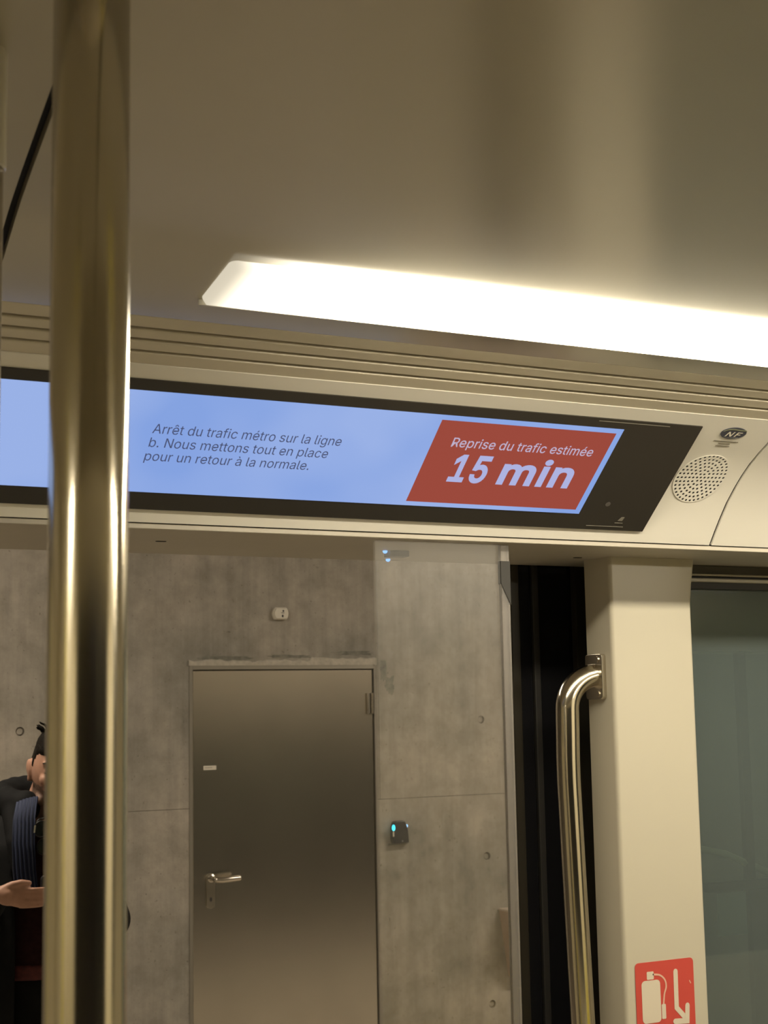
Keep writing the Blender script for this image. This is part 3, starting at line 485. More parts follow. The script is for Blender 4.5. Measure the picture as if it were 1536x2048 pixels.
def light_strip(x0, length, side, label):
    e = empty('ceiling_light', (x0, 1.389 if side > 0 else 1.0-1.389, 2.2096)); tag(e, label, 'light', 'ceiling light strips of the car')
    bm = bmesh.new(); wd = 0.0885; r = 0.008; grid = []
    prof = [(0.0, 0.0), (0.0, 0.0045), (0.0010, 0.0064), (0.0030, 0.0074), (0.030, 0.0085), (0.060, 0.0092), (wd-0.004, 0.0094), (wd-0.0012, 0.0082), (wd, 0.0060), (wd, 0.0)]
    xs = sorted(set([length*i/24 for i in range(25)] + [r*(1-math.cos(PI/2*k/6)) for k in range(7)] + [length - r*(1-math.cos(PI/2*k/6)) for k in range(7)]))
    for x in xs:
        d = min(x, length-x); hw = wd/2 if d >= r else wd/2 - r + math.sqrt(max(0, r*r-(r-d)**2)); row = []
        for s0, h0 in prof:
            s = wd/2 + (s0-wd/2)*hw*2/wd; hh = h0*min(1, d/0.006 + 0.02)
            y, z = -s*AL - hh*SL, s*SL - hh*AL
            row.append(bm.verts.new((x, y if side > 0 else -y, z)))
        grid.append(row)
    for a, b in zip(grid, grid[1:]):
        for j in range(len(prof)-1): bm.faces.new([a[j], b[j], b[j+1], a[j+1]])
    bmesh.ops.recalc_face_normals(bm, faces=bm.faces)
    me = bpy.data.meshes.new('diffuser'); bm.to_mesh(me); bm.free(); me.materials.append(LAMP)
    o = bpy.data.objects.new('diffuser', me); C.objects.link(o); o.parent = e
    for p in me.polygons: p.use_smooth = True
    bm = bmesh.new(); pr = []  # opaque lip added on one side to shade the header from the diffuser
    for s, hh in ((-0.0018, 0.0), (-0.0018, 0.0060), (-0.0004, 0.0060), (-0.0004, 0.0)):
        y, z = -s*AL - hh*SL, s*SL - hh*AL; pr.append((y if side > 0 else -y, z))
    a = [bm.verts.new((-0.0015, y, z)) for y, z in pr]; b = [bm.verts.new((length+0.0015, y, z)) for y, z in pr]
    for i in range(4): bm.faces.new([a[i], a[(i+1) % 4], b[(i+1) % 4], b[i]])
    bm.faces.new(a); bm.faces.new(b[::-1]); bmesh.ops.recalc_face_normals(bm, faces=bm.faces)
    me = bpy.data.meshes.new('shade_lip'); bm.to_mesh(me); bm.free(); me.materials.append(WHITEP)
    o = bpy.data.objects.new('shade_lip', me); C.objects.link(o); o.parent = e
light_strip(0.504, 2.3, 1, 'bright warm white light strip in the ceiling above the display')
light_strip(1.55, 1.9, -1, 'warm white light strip in the far side of the ceiling behind the viewer')
light_strip(-2.95, 1.4, -1, 'unseen light strip added behind the viewer to brighten the steel pole')  # unseen strip added to light the left bands on the pole

# ---- soffit under the header (door lintel)
sof = extrude_x('trim_2', [(1.682, 2.0185), (1.96, 2.0185), (1.96, 2.05), (1.682, 2.03)], X0, X1, DARK); tag(sof, kind='structure')
box('soffit_panel', (X0, 1.6815, 2.012), (X1, 1.95, 2.0184), SOFF, sof, 0.0008)
for x, y in ((0.6014, 1.803), (1.247, 1.826)):
    plate('slot', rrect(x-0.007, y-0.004, x+0.007, y+0.004, 0.0038), (V(0, 0, 2.0118), V(1, 0, 0), V(0, 1, 0), V(0, 0, -1)), 0.001, DARK, sof, h=0.0003)

# ---- pillar between the doors and the window
bm = bmesh.new()
def ring_at(z, x0, x1, y0=1.80, y1=1.864, r=0.006):
    return [bm.verts.new((x, y, z)) for x, y in [(x0+r-r*math.cos(PI/2*k/5), y0+r-r*math.sin(PI/2*k/5)) for k in range(6)] + [(x1-r+r*math.sin(PI/2*k/5), y0+r-r*math.cos(PI/2*k/5)) for k in range(6)] + [(x1, y1), (x0, y1)]]
# front corner radius at the left, top flares a little to the right
rs = [ring_at(0.0, 1.284, 1.431), ring_at(1.945, 1.284, 1.432), ring_at(1.975, 1.284, 1.4355), ring_at(2.012, 1.284, 1.442)]
for a, b in zip(rs, rs[1:]):
    for k in range(len(a)): bm.faces.new([a[k], a[(k+1) % len(a)], b[(k+1) % len(a)], b[k]])
bm.faces.new(rs[-1]); bm.faces.new(rs[0][::-1])
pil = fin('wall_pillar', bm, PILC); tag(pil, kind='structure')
for p in pil.data.polygons: p.use_smooth = abs(p.normal.z) < 0.5 and len(p.vertices) == 4
try:
    pil.data.set_sharp_from_angle(angle=math.radians(35))
except Exception: pass

# ---- fire extinguisher sticker on the pillar
FRP = (V(1.3537, 1.7998, 1.431), V(1, 0, 0), V(0, 0, 1), V(0, -1, 0))
fx = empty('extinguisher_sticker', (1.3537, 1.7998, 1.36)); tag(fx, 'red sticker with white fire extinguisher and arrow on the cream pillar', 'sticker')
RED = mat('sticker_red', (0.52, 0.060, 0.045), 0.45); SW = mat('sticker_offwhite', (0.62, 0.55, 0.44), 0.5)
plate('red_ground', rrect(-0.0518, -0.145, 0.0512, 0.001, 0.006), FRP, 0.0006, RED, fx, h=0.0008)
plate('cylinder_mark', rrect(-0.0418, -0.083, -0.0092, -0.0243, 0.006), FRP, 0.0002, SW, fx, h=0.0011)
plate('cap_mark', rrect(-0.0320, -0.0232, -0.0199, -0.0122, 0.0015), FRP, 0.0002, SW, fx, h=0.0011)
hp = []
kn = [Vector(p) for p in ((-0.0205, -0.0166), (-0.0089, -0.0187), (-0.0008, -0.0257), (0.0012, -0.0353), (-0.0024, -0.0454), (-0.0046, -0.0594))]
for i in range(len(kn)-1):
    p0, p1, p2, p3 = kn[max(i-1, 0)], kn[i], kn[i+1], kn[min(i+2, len(kn)-1)]
    for k in range(5):
        t = k/5; hp.append(0.5*((2*p1) + (p2-p0)*t + (2*p0-5*p1+4*p2-p3)*t*t + (3*p1-p0-3*p2+p3)*t**3))
hp.append(kn[-1])
plate('hose_mark', stroke(hp, 0.0026), FRP, 0.0002, mat('sticker_pink', (0.66, 0.40, 0.30), 0.5), fx, h=0.0011)
plate('nozzle_mark', rrect(-0.0080, -0.0795, -0.0008, -0.0590, 0.0015), FRP, 0.0002, SW, fx, h=0.00115)
plate('arrow_shaft', stroke([(0.0188, -0.0160), (0.0183, -0.0664), (0.0350, -0.0835)], 0.0076), FRP, 0.0002, SW, fx, h=0.0011)
plate('arrow_head', stroke([(0.0376, -0.0650), (0.0362, -0.0863), (0.0150, -0.0850)], 0.0076), FRP, 0.0002, SW, fx, h=0.0012)
plate('scuff', stroke([(0.0432, -0.0310), (0.0452, -0.0345)], 0.0015), FRP, 0.0001, mat('sticker_pink', (0.6, 0.4, 0.3)), fx, h=0.0010)

# ---- grab rail on the pillar
hr = empty('grab_rail', (1.232, 1.84, 0.85)); tag(hr, 'polished steel grab rail curving into a plate on the cream pillar', 'handrail')
path = []
for k in range(13):
    a = PI/2*k/12; path.append((1.287 - 0.006 - 0.053*math.sin(a), 1.838, 1.792 + 0.048*math.cos(a)))
path = [(1.284, 1.838, 1.840)] + path[1:] + [(1.2265, 1.838, 1.72), (1.2265, 1.838, 1.69), (1.2315, 1.838, 1.52), (1.237, 1.838, 1.35), (1.240, 1.838, 1.1), (1.240, 1.838, 0.9)]
tube('rail', path, 0.0172, STEEL, hr, 28)
FRM = (V(1.284, 1.838, 1.838), V(0, -1, 0), V(0, 0, 1), V(-1, 0, 0))
mp_ = plate('mounting_plate', rrect(-0.021, -0.033, 0.021, 0.033, 0.005), FRM, 0.008, STEEL2, hr, h=0.008, bevel=0.0008)
for zz in (0.025, -0.025):
    plate('bolt', circ(0.010, zz, 0.0045, 12), FRM, 0.002, STEEL2, mp_, h=0.0095)
tube('lower_bend', [(1.240, 1.838, 0.9), (1.243, 1.838, 0.875), (1.255, 1.838, 0.858), (1.284, 1.838, 0.853)], 0.0172, STEEL, hr, 24)

# ---- open door leaf standing behind the opening (black framed)
dl = empty('door_1', (1.45, 1.97, 0)); tag(dl, kind='structure')
box('frame_stile', (1.207, 1.952, 0.0), (1.2235, 1.985, 2.03), BLACKFR, dl, 0.002)
box('glazing_strip', (1.2235, 1.960, 0.0), (1.2485, 1.985, 2.03), BLACKGL, dl, 0.001)
box('seal_strip', (1.2485, 1.954, 0.0), (1.2600, 1.985, 2.03), RUBBER, dl, 0.002)
box('door_glass', (1.2600, 1.962, 0.0), (1.325, 1.985, 2.03), BLACKGL, dl, 0.001)
box('frame_stile', (1.325, 1.950, 0.0), (1.55, 1.985, 2.03), BLACKFR, dl, 0.002)
# ---- glass draught screen hanging behind the header
gs = empty('glass_screen', (0.96, 1.705, 0.0)); tag(gs, 'narrow clear glass panel with a pale edge in front of the black door frame', 'glass panel')
GL = glass('clear_glass', (0.96, 0.955, 0.94), 0.015, 0.25, 0.012, (0.62, 0.56, 0.46))
box('pane', (0.851, 1.6985, 0.10), (1.037, 1.7045, 2.011), GL, gs)
box('edge', (1.037, 1.6985, 0.10), (1.0505, 1.7045, 2.011), glass('glass_edge', (0.78, 0.75, 0.72), 0.04, 0.3, 0.16, (0.66, 0.61, 0.56)), gs, 0.001)
FRG = (V(0, 1.6984, 0), V(1, 0, 0), V(0, 0, 1), V(0, -1, 0))
plate('dark_reflection', [(1.0365, 1.989), (1.0507, 1.989), (1.0507, 1.931), (1.0395, 1.953), (1.0365, 1.960)], FRG, 0.008, mat('reflection_grey', (0.045, 0.043, 0.040), 0.5, spec=0.2), gs, h=0.001)  # dark polygon painted in for a reflection on the glass
# ---- glowing blue dots on the soffit, standing in for reflections in the glass
sl = empty('blue_reflection', (0.94, 1.80, 2.012)); tag(sl, 'small grey unit and two blue glows standing in for reflections under the door header', 'reflection')
box('body', (0.9325, 1.815, 2.004), (0.962, 1.835, 2.012), mat('unit_grey', (0.12, 0.11, 0.095), 0.5), sl, 0.001)
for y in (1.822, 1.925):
    lathe('lens', [(0.0032, 0), (0.0032, 0.002), (0.002, 0.0035), (0.0005, 0.004)], (0.9280 if y < 1.9 else 0.985, y, 2.012), (0, 0, -1), BLUE_REFL, sl, 12)

# ---- side window right of the pillar
wn = empty('window_1', (2.4, 1.87, 0.9)); tag(wn, kind='structure')
WF = mat('window_frame_grey', (0.20, 0.185, 0.15), 0.4); WF2 = mat('window_frame_light', (0.40, 0.37, 0.30), 0.35)
box('head_rail', (1.43, 1.872, 1.9975), (3.6, 1.96, 2.012), mat('window_recess', (0.075, 0.068, 0.055), 0.4), wn, 0.001)
box('bead', (1.43, 1.862, 1.9945), (3.6, 1.96, 1.9975), WF2, wn, 0.0008)
box('gasket', (1.43, 1.872, 1.9910), (3.6, 1.96, 1.9945), RUBBER, wn)
box('bead', (1.43, 1.864, 1.9850), (3.6, 1.96, 1.9910), WF2, wn, 0.002)
box('gasket', (1.43, 1.872, 1.975), (3.6, 1.92, 1.9850), RUBBER, wn)
TG = glass('tinted_glass', (0.50, 0.57, 0.55), 0.08, 0.03, 0.17, (0.42, 0.50, 0.50))
box('pane', (1.43, 1.884, 0.92), (3.6, 1.892, 1.976), TG, wn)
box('sill', (1.43, 1.84, 0.88), (3.6, 1.96, 0.92), WF2, wn, 0.004)

# ---- car body around it
body = box('wall_door_side', (1.431, 1.87, 0.0), (3.6, 1.99, 0.88), CREAM); tag(body, kind='structure')
o = box('wall_body_end', (3.6, 1.80, 0.0), (X1, 1.99, 2.012), CREAM); tag(o, kind='structure')
o = box('wall_body_front', (X0, 1.80, 0.0), (-0.55, 1.99, 2.012), CREAM); tag(o, kind='structure')
o = extrude_x('wall_roof_outside', [(1.70, 2.045), (1.97, 2.045), (2.03, 2.03), (2.05, 2.06), (2.05, 2.7), (-0.95, 2.7), (-0.95, 0), (-0.90, 0), (-0.90, 2.6), (1.46, 2.6), (1.46, 2.25)], X0, X1, mat('body_outside', (0.08, 0.08, 0.08), 0.4)); tag(o, kind='structure')
o = box('wall_end_left', (X0-0.05, -0.9, 0), (X0, 2.0, 2.6), CREAM); tag(o, kind='structure')
o = box('wall_end_right', (X1, -0.9, 0), (X1+0.05, 2.0, 2.6), CREAM); tag(o, kind='structure')
# far side of the car, behind the viewer
far = extrude_x('wall_far_side', [(-0.4389, 2.2002), (-0.51, 2.167), (-0.70, 2.0), (-0.78, 1.98), (-0.90, 1.98), (-0.90, 2.3), (-0.45, 2.3)], X0, X1, CREAM); tag(far, kind='structure')
o = box('wall_far_lower', (X0, -0.88, 0.0), (X1, -0.80, 0.85), CREAM); tag(o, kind='structure')
for a, b in ((X0, -1.30), (1.58, 3.3)):
    o = box('wall_far_panel', (a, -0.88, 0.85), (b, -0.78, 1.98), CREAM); tag(o, kind='structure')
for i, (a, b, z) in enumerate(((-1.30, 1.58, 0.0), (3.3, X1, 0.85))):
    o = box('window_%d' % (i+2), (a, -0.87, z), (b, -0.865, 1.98), BLACKGL); tag(o, kind='structure')
YSTR = mat('yellow_paint', (0.66, 0.60, 0.06), 0.35)
o = box('trim_3', (X0, 0.02, 0.0), (X0+0.04, 0.22, 2.1), YSTR, bevel=0.01); tag(o, kind='structure')
o = box('trim_4', (-0.62, 1.775, 0.0), (-0.555, 1.80, 2.0), YSTR, bevel=0.006); tag(o, kind='structure')
# dark outside skin of the car and a pale beam above it, added to reflect in the steel door
OUT = mat('body_outside', (0.02, 0.02, 0.02), 0.4)
for a, b in ((1.56, X1), (X0, -0.56)):
    o = box('wall_outside_skin', (a, 1.992, 0.0), (b, 2.03, 0.9 if a > 0 else 2.04), OUT); tag(o, kind='structure')
for a, b in ((X1+0.05, 13.0), (-5.0, X0-0.05)):
    o = box('wall_screen_doors', (a, 2.0, 0.0), (b, 2.06, 2.06), OUT); tag(o, kind='structure')
BEAM = mat('beam_paint', (0.66, 0.61, 0.52), 0.6)
o = box('wall_reflector_beam', (-5, 2.07, 2.075), (1.62, 2.12, 3.3), BEAM); tag(o, kind='structure')
o = box('wall_reflector_beam', (1.62, 2.07, 1.885), (13, 2.12, 3.3), BEAM); tag(o, kind='structure')
o = box('wall_screen_panel', (1.62, 2.085, 0.0), (13, 2.105, 1.885), glass('screen_door_glass', (0.52, 0.58, 0.56), 0.05, 0.05)); tag(o, kind='structure')
box('reflected_bar', (1.655, 2.070, 1.478), (3.2, 2.084, 1.494), BLACKFR, o, 0.002)  # bar, posts, pale patch and beige line stand in for window reflections
box('reflected_post', (1.743, 2.072, 1.494), (1.762, 2.084, 1.885), BLACKFR, o, 0.002)
box('reflected_post', (1.746, 2.072, 0.0), (1.800, 2.084, 1.478), BLACKFR, o, 0.002)
box('reflected_patch', (1.683, 2.080, 1.403), (1.744, 2.084, 1.474), mat('reflected_pale', (0.55, 0.62, 0.60), 0.5), o, 0.001)
tube('reflected_line', [(1.64, 2.078, 1.553), (1.70, 2.078, 1.540), (1.75, 2.078, 1.520), (1.80, 2.078, 1.500)], 0.006, mat('reflected_beige', (0.75, 0.68, 0.50), 0.5), o, 10)

# ---- poles
def pole(name, x, y, r, label, sleeve=None):
    e = empty(name, (x, y, 0)); tag(e, label, 'pole')
    top = 2.275
    tube('shaft', [(x, y, 0.0), (x, y, 1.0), (x, y, 1.9), (x, y, sleeve or top)], r, STEEL, e, 64)
    lathe('floor_flange', [(r+0.03, 0.0), (r+0.03, 0.006), (r+0.004, 0.014), (r, 0.016)], (x, y, 0), (0, 0, 1), STEEL2, e, 40)
    if sleeve:
        lathe('sleeve', [(r+0.0006, 0.0), (r+0.0016, 0.001), (r+0.0016, top-sleeve)], (x, y, sleeve), (0, 0, 1), CEIL, e, 48)
    else:
        lathe('ceiling_flange', [(r, 0.0), (r+0.02, 0.006), (r+0.02, 0.016)], (x, y, 2.248), (0, 0, 1), STEEL2, e, 40)
    return e
pole('grab_pole', 0.2065, 0.733, 0.0199, 'thick polished steel pole in the near left foreground')
pole('grab_pole', 0.2035, 1.010, 0.0190, 'steel pole with a dull ceiling sleeve at the extreme left edge', sleeve=2.172)

# ---- seats along the far side (they show only as reflections)
YEL = mat('seat_yellow', (0.62, 0.55, 0.04), 0.4); SEATG = mat('seat_grey', (0.20, 0.22, 0.22), 0.5)
def seat(x, lab):
    e = empty('passenger_seat', (x, -0.5, 0)); tag(e, lab, 'seat', 'seats along the far side of the car')
    m = YEL
    bm = bmesh.new(); bm_box(bm, (x-0.21, -0.74, 0.41), (x+0.21, -0.33, 0.46)); fin('seat_pan', bm, m, e, bevel=0.015)
    bm = bmesh.new(); vs = bm_box(bm, (x-0.21, -0.79, 0.44), (x+0.21, -0.735, 0.92)); fin('backrest', bm, m, e, bevel=0.018)
    box('pedestal', (x-0.12, -0.78, 0.0), (x+0.12, -0.55, 0.41), SEATG, e, 0.01)
for x, lab in ((-2.25, 'first yellow seat from the left end on the far side'), (-1.78, 'second yellow seat from the left end on the far side'), (1.9, 'yellow seat nearest the far doors on the right'), (2.37, 'second yellow seat right of the far doors'), (2.84, 'third yellow seat right of the far doors')):
    seat(x, lab)

# ================================================================== THE PLATFORM
o = box('floor_platform', (-5, 2.06, -0.12), (13, 6.6, 0.0), mat('platform_floor', (0.60, 0.54, 0.45), 0.35, var=0.08, var_scale=30)); tag(o, kind='structure')
o = box('ceiling_platform', (-5, 2.06, 3.3), (13, 6.6, 3.4), mat('platform_ceiling', (0.35, 0.33, 0.29), 0.8)); tag(o, kind='structure')
o = box('wall_platform_left', (-5.1, 2.06, 0), (-5, 6.6, 3.3), CONC); tag(o, kind='structure')
o = box('wall_platform_right', (13, 2.06, 0), (13.1, 6.6, 3.3), CONC); tag(o, kind='structure')
YW = 6.45
wall = box('wall_platform', (-5, YW+0.02, 0), (13, YW+0.15, 3.3), mat('joint_concrete', (0.13, 0.12, 0.10), 0.9)); tag(wall, kind='structure')
FRW = (V(0, YW, 0), V(1, 0, 0), V(0, 0, 1), V(0, -1, 0))
DX0, DX1, DZ = 2.285, 3.217, 2.001
g = 0.0010; JZ = 1.366; JX = 3.236
TIES = [(3.800, 1.729), (3.813, 1.069), (3.822, 0.369), (1.528, 1.724), (1.528, 1.03), (1.528, 0.36)]
def wall_panel(pts):
    xs = [p[0] for p in pts]; zs = [p[1] for p in pts]
    hs = [circ(x, z, 0.019, 20) for x, z in TIES if min(xs) < x-0.03 and max(xs) > x+0.03 and min(zs) < z-0.03 and max(zs) > z+0.03]
    return plate('concrete_panel', pts, FRW, 0.02, CONC, wall, holes=hs or None)
wall_panel([(-0.50+g, 0), (DX0, 0), (DX0, JZ-g), (-0.50+g, JZ-g)])
wall_panel([(-0.50+g, JZ+g), (DX0, JZ+g), (DX0, DZ), (DX1, DZ), (DX1, JZ+g), (JX-g, JZ+g), (JX-g, 3.3), (-0.50+g, 3.3)])
wall_panel([(DX1, 0), (5.97-g, 0), (5.97-g, JZ-g), (DX1, JZ-g)])
wall_panel([(JX+g, JZ+g), (5.97-g, JZ+g), (5.97-g, 3.3), (JX+g, 3.3)])
for a, b in ((-5, -3.23), (-3.23, -0.50), (5.97, 8.7), (8.7, 13)):
    for z0, z1 in ((0, JZ), (JZ, 3.3)):
        wall_panel([(a+g, z0+g), (b-g, z0+g), (b-g, z1-g), (a+g, z1-g)])
for x, z in TIES[:6]:
    lathe('tie_plug', [(0.0165, 0.0), (0.0165, 0.010), (0.013, 0.013)], (x, YW+0.021, z), (0, -1, 0), CONC, wall, 20)
# rough mortar band over the door
bm = bmesh.new(); n = 70; top = []; bot = []
for i in range(n+1):
    x = DX0-0.004 + (DX1-DX0+0.012)*i/n
    hgt = 0.016 + 0.012*noise.noise(V(x*9, 0.3, 0)) + 0.008*noise.noise(V(x*31, 2, 0)) + (0.012 if x > 2.88 else 0)
    top.append((x, DZ+max(0.006, hgt)+0.008)); bot.append((x, DZ-0.002))
f0 = [bm.verts.new((x, YW-0.006-0.003*noise.noise(V(x*20, 5, z*30)), z)) for x, z in bot]; f1 = [bm.verts.new((x, YW-0.007-0.004*noise.noise(V(x*25, 9, z*30)), z-0.006)) for x, z in top]; f2 = [bm.verts.new((x, YW+0.001, z)) for x, z in top]
b0 = [bm.verts.new((x, YW+0.001, z)) for x, z in bot]
for i in range(n):
    bm.faces.new([f0[i], f0[i+1], f1[i+1], f1[i]]); bm.faces.new([f1[i], f1[i+1], f2[i+1], f2[i]]); bm.faces.new([b0[i], b0[i+1], f0[i+1], f0[i]])
fin('mortar_band', bm, mat('mortar', (0.47, 0.44, 0.37), 0.85, var=0.15, var_scale=40, bump=0.6, bump_scale=90), wall)
# damp stain fringe around the frame: thin skim coat patches with their own ragged outline
STAIN = mat('damp_skim', (0.19, 0.185, 0.155), 0.85, var=0.35, var_scale=30, bump=0.5, bump_scale=70)
def skim(cx, cz, rx, rz, seed, nn=60):
    pts = []
    for k in range(nn):
        a = 2*PI*k/nn; r = 1 + 0.45*noise.noise(V(math.cos(a)*2.2, math.sin(a)*2.2, seed)) + 0.3*noise.noise(V(math.cos(a)*7, math.sin(a)*7, seed+4))
        pts.append((cx + rx*r*math.cos(a), cz + rz*r*math.sin(a)))
    plate('skim_patch', pts, FRW, 0.004, STAIN, wall, h=0.0008)
skim(3.115, 2.055, 0.10, 0.011, 1.3); skim(2.47, 2.032, 0.13, 0.010, 4.1); skim(2.78, 2.040, 0.10, 0.008, 7.7)
skim(3.265, 1.975, 0.018, 0.05, 9.2); skim(3.30, 1.90, 0.022, 0.045, 12.4)

# ---- steel service door
dr = empty('door_2', (2.75, YW, 0)); tag(dr, kind='structure')
box('frame_jamb', (DX0, YW-0.004, 0), (2.3005, YW+0.06, DZ), STEELF, dr, 0.001)
box('frame_jamb', (3.2105, YW-0.004, 0), (DX1, YW+0.06, DZ), STEELF, dr, 0.001)
box('frame_head', (2.3005, YW-0.004, 1.981), (3.2105, YW+0.06, DZ), STEELF, dr, 0.001)
leaf = box('leaf', (2.3035, YW+0.006, 0.005), (3.2075, YW+0.05, 1.9775), STEELD, dr, 0.003)
hd = leaf
FRD = (V(0, YW+0.006, 0), V(1, 0, 0), V(0, 0, 1), V(0, -1, 0))
HS = mat('handle_steel', (0.62, 0.58, 0.50), 0.22, metal=1.0)
bp_ = plate('handle_plate', rrect(2.365, 0.925, 2.404, 1.078, 0.0193, 8), FRD, 0.008, mat('handle_plate_steel', (0.45, 0.42, 0.35), 0.35, metal=1.0), leaf, h=0.008, bevel=0.0012)
lathe('handle_rose', [(0.018, 0), (0.018, 0.006), (0.012, 0.009), (0.0105, 0.05), (0.0105, 0.052)], (2.386, YW+0.0, 1.057), (0, -1, 0), HS, leaf, 24)
tube('handle_lever', [(2.384, YW-0.045, 1.056), (2.397, YW-0.052, 1.053), (2.42, YW-0.054, 1.052), (2.50, YW-0.054, 1.056), (2.506, YW-0.052, 1.056)], [0.0115, 0.0125, 0.013, 0.013, 0.011], HS, leaf, 20)
plate('keyhole', circ(2.3845, 0.965, 0.0055, 16, 0.010), FRD, 0.001, mat('keyhole_dark', (0.05, 0.045, 0.04), 0.5), leaf, h=0.0087)
plate('name_tag', rrect(2.354, 1.5325, 2.4145, 1.5515, 0.002), FRD, 0.0015, WHITEP, leaf, h=0.0015)
plate('name_tag_print', [(2.360, 1.5410), (2.395, 1.5410), (2.395, 1.5440), (2.360, 1.5440)], FRD, 0.0003, mat('tag_print', (0.35, 0.33, 0.28), 0.6), leaf, h=0.0018)
box('hinge', (3.172, YW-0.004, 1.769), (3.180, YW+0.008, 1.866), HS, leaf, 0.001)
box('hinge', (3.1815, YW-0.002, 1.769), (3.190, YW+0.008, 1.866), STEELF, leaf, 0.001)
for z0, z1 in ((1.769, 1.798), (1.800, 1.842), (1.844, 1.866)):
    lathe('hinge_knuckle', [(0.0075, 0), (0.0075, z1-z0)], (3.199, YW-0.006, z0), (0, 0, 1), HS, leaf, 16)

# ---- wall-mounted detector above the door
dt = empty('wall_detector', (2.728, YW, 2.238)); tag(dt, 'small white plastic detector on the concrete wall above the steel door', 'detector')
def barrel(rx, hz, n=10):
    a0 = math.asin(hz/rx)
    return [(2.728 + rx*math.cos(-a0 + 2*a0*k/n), 2.238 + rx*math.sin(-a0 + 2*a0*k/n)) for k in range(n+1)] + [(2.728 - rx*math.cos(-a0 + 2*a0*k/n), 2.238 - rx*math.sin(-a0 + 2*a0*k/n)) for k in range(n+1)]
plate('base', barrel(0.0395, 0.0285), FRW, 0.018, WHITEP, dt, h=0.016, bevel=0.002)
plate('cover', barrel(0.0355, 0.0255), FRW, 0.010, WHITEP, dt, h=0.024, bevel=0.004)
plate('sensor_window', circ(2.737, 2.250, 0.0038, 12, 0.005), FRW, 0.002, BLACKP, dt, h=0.0250)
plate('sensor_window', circ(2.7335, 2.2265, 0.0042, 12, 0.0065), FRW, 0.002, BLACKP, dt, h=0.0250)
plate('printed_bar', [(2.7265, 2.2395), (2.7420, 2.2395), (2.7420, 2.2425), (2.7265, 2.2425)], FRW, 0.001, mat('bar_grey', (0.12, 0.11, 0.09), 0.5), dt, h=0.0246)
# ---- access card reader with cyan lights
rd = empty('card_reader', (3.325, YW, 1.21)); tag(rd, 'black card reader with glowing cyan side lights right of the steel door', 'card reader')
plate('housing', [(3.289, 1.158), (3.368, 1.160), (3.364, 1.215), (3.357, 1.240), (3.350, 1.258), (3.343, 1.262), (3.302, 1.262), (3.292, 1.255), (3.284, 1.230), (3.283, 1.180)], FRW, 0.036, BLACKP, rd, h=0.036, bevel=0.004)
plate('wall_plate', [(3.268, 1.150), (3.372, 1.153), (3.372, 1.160), (3.272, 1.158)], FRW, 0.010, mat('reader_plate', (0.16, 0.15, 0.13), 0.6), rd, h=0.010)
plate('light_lens', circ(3.2855, 1.233, 0.0085, 20, 0.0145), FRW, 0.006, BLUE_LED, rd, h=0.0385, bevel=0.002)
plate('light_lens', circ(3.3600, 1.238, 0.0048, 16, 0.0075), FRW, 0.006, emitter('blue_led_pale', (0.35, 0.65, 1.0), 1.6), rd, h=0.030)
plate('logo', circ(3.332, 1.1695, 0.0045, 12), FRW, 0.001, mat('logo_grey', (0.16, 0.17, 0.18), 0.5), rd, h=0.0366)
plate('side_window', rrect(3.2815, 1.192, 3.2875, 1.216, 0.002), FRW, 0.003, WHITEP, rd, h=0.0372)
# ---- leaning perch on the wall
pc = empty('leaning_perch', (4.15, YW, 0.66)); tag(pc, 'pinkish tapered perch seat on the concrete wall beside the black door frame', 'seat')
PK = mat('perch_wood', (0.42, 0.315, 0.235), 0.45, var=0.08, var_scale=14)
bm = bmesh.new()
tp = [(3.870, 0.0, 0.808), (3.870, -0.20, 0.812), (4.55, -0.20, 0.812), (4.55, 0.0, 0.808)]
bt = [(3.915, 0.0, 0.490), (3.915, -0.05, 0.490), (4.55, -0.05, 0.490), (4.55, 0.0, 0.490)]
a = [bm.verts.new((x, YW+y, z)) for x, y, z in tp]; b = [bm.verts.new((x, YW+y, z)) for x, y, z in bt]
bm.faces.new(a); bm.faces.new(b[::-1])
for i in range(4): bm.faces.new([a[i], b[i], b[(i+1) % 4], a[(i+1) % 4]])
fin('body', bm, PK, pc, bevel=0.004)
box('top_edge', (3.867, YW-0.203, 0.808), (4.55, YW, 0.817), mat('perch_edge', (0.55, 0.46, 0.38), 0.4), pc, 0.002)

# ---- platform luminaires
PLAMP = emitter('platform_lamp', (1.0, 0.865, 0.69), PLATFORM_LIGHT)
for x, lab in ((0.2, 'platform ceiling luminaire left of the person'), (4.9, 'platform ceiling luminaire right of the steel door'), (8.6, 'platform ceiling luminaire farthest to the right')):
    e = empty('platform_luminaire', (x, 4.4, 3.3)); tag(e, lab, 'light', 'platform ceiling luminaires')
    box('housing', (x-0.78, 4.30, 3.24), (x+0.78, 4.50, 3.3), STEELF, e, 0.003)
    box('diffuser', (x-0.75, 4.32, 3.228), (x+0.75, 4.48, 3.24), PLAMP, e)

# ================================================================== THE PERSON ON THE PLATFORM
PX, PY = 1.10, 4.30
SKIN = mat('skin', (0.46, 0.255, 0.175), 0.5, var=0.10, var_scale=40)
STUB = mat('skin_stubble', (0.24, 0.15, 0.11), 0.6, var=0.2, var_scale=120)
LIPS = mat('lips', (0.36, 0.15, 0.12), 0.45)
HAIR = mat('hair', (0.010, 0.008, 0.006), 0.6, spec=0.1, var=0.4, var_scale=90, bump=0.5, bump_scale=160)
JACK = mat('jacket', (0.0075, 0.0078, 0.0080), 0.8, spec=0.15, var=0.3, var_scale=14, bump=0.4, bump_scale=25)
SWEA = mat('sweater', (0.022, 0.008, 0.008), 0.8, spec=0.1, var=0.2, var_scale=60, bump=0.3, bump_scale=120)
TROU = mat('trousers', (0.008, 0.0075, 0.0065), 0.8, spec=0.1, var=0.2, var_scale=20)

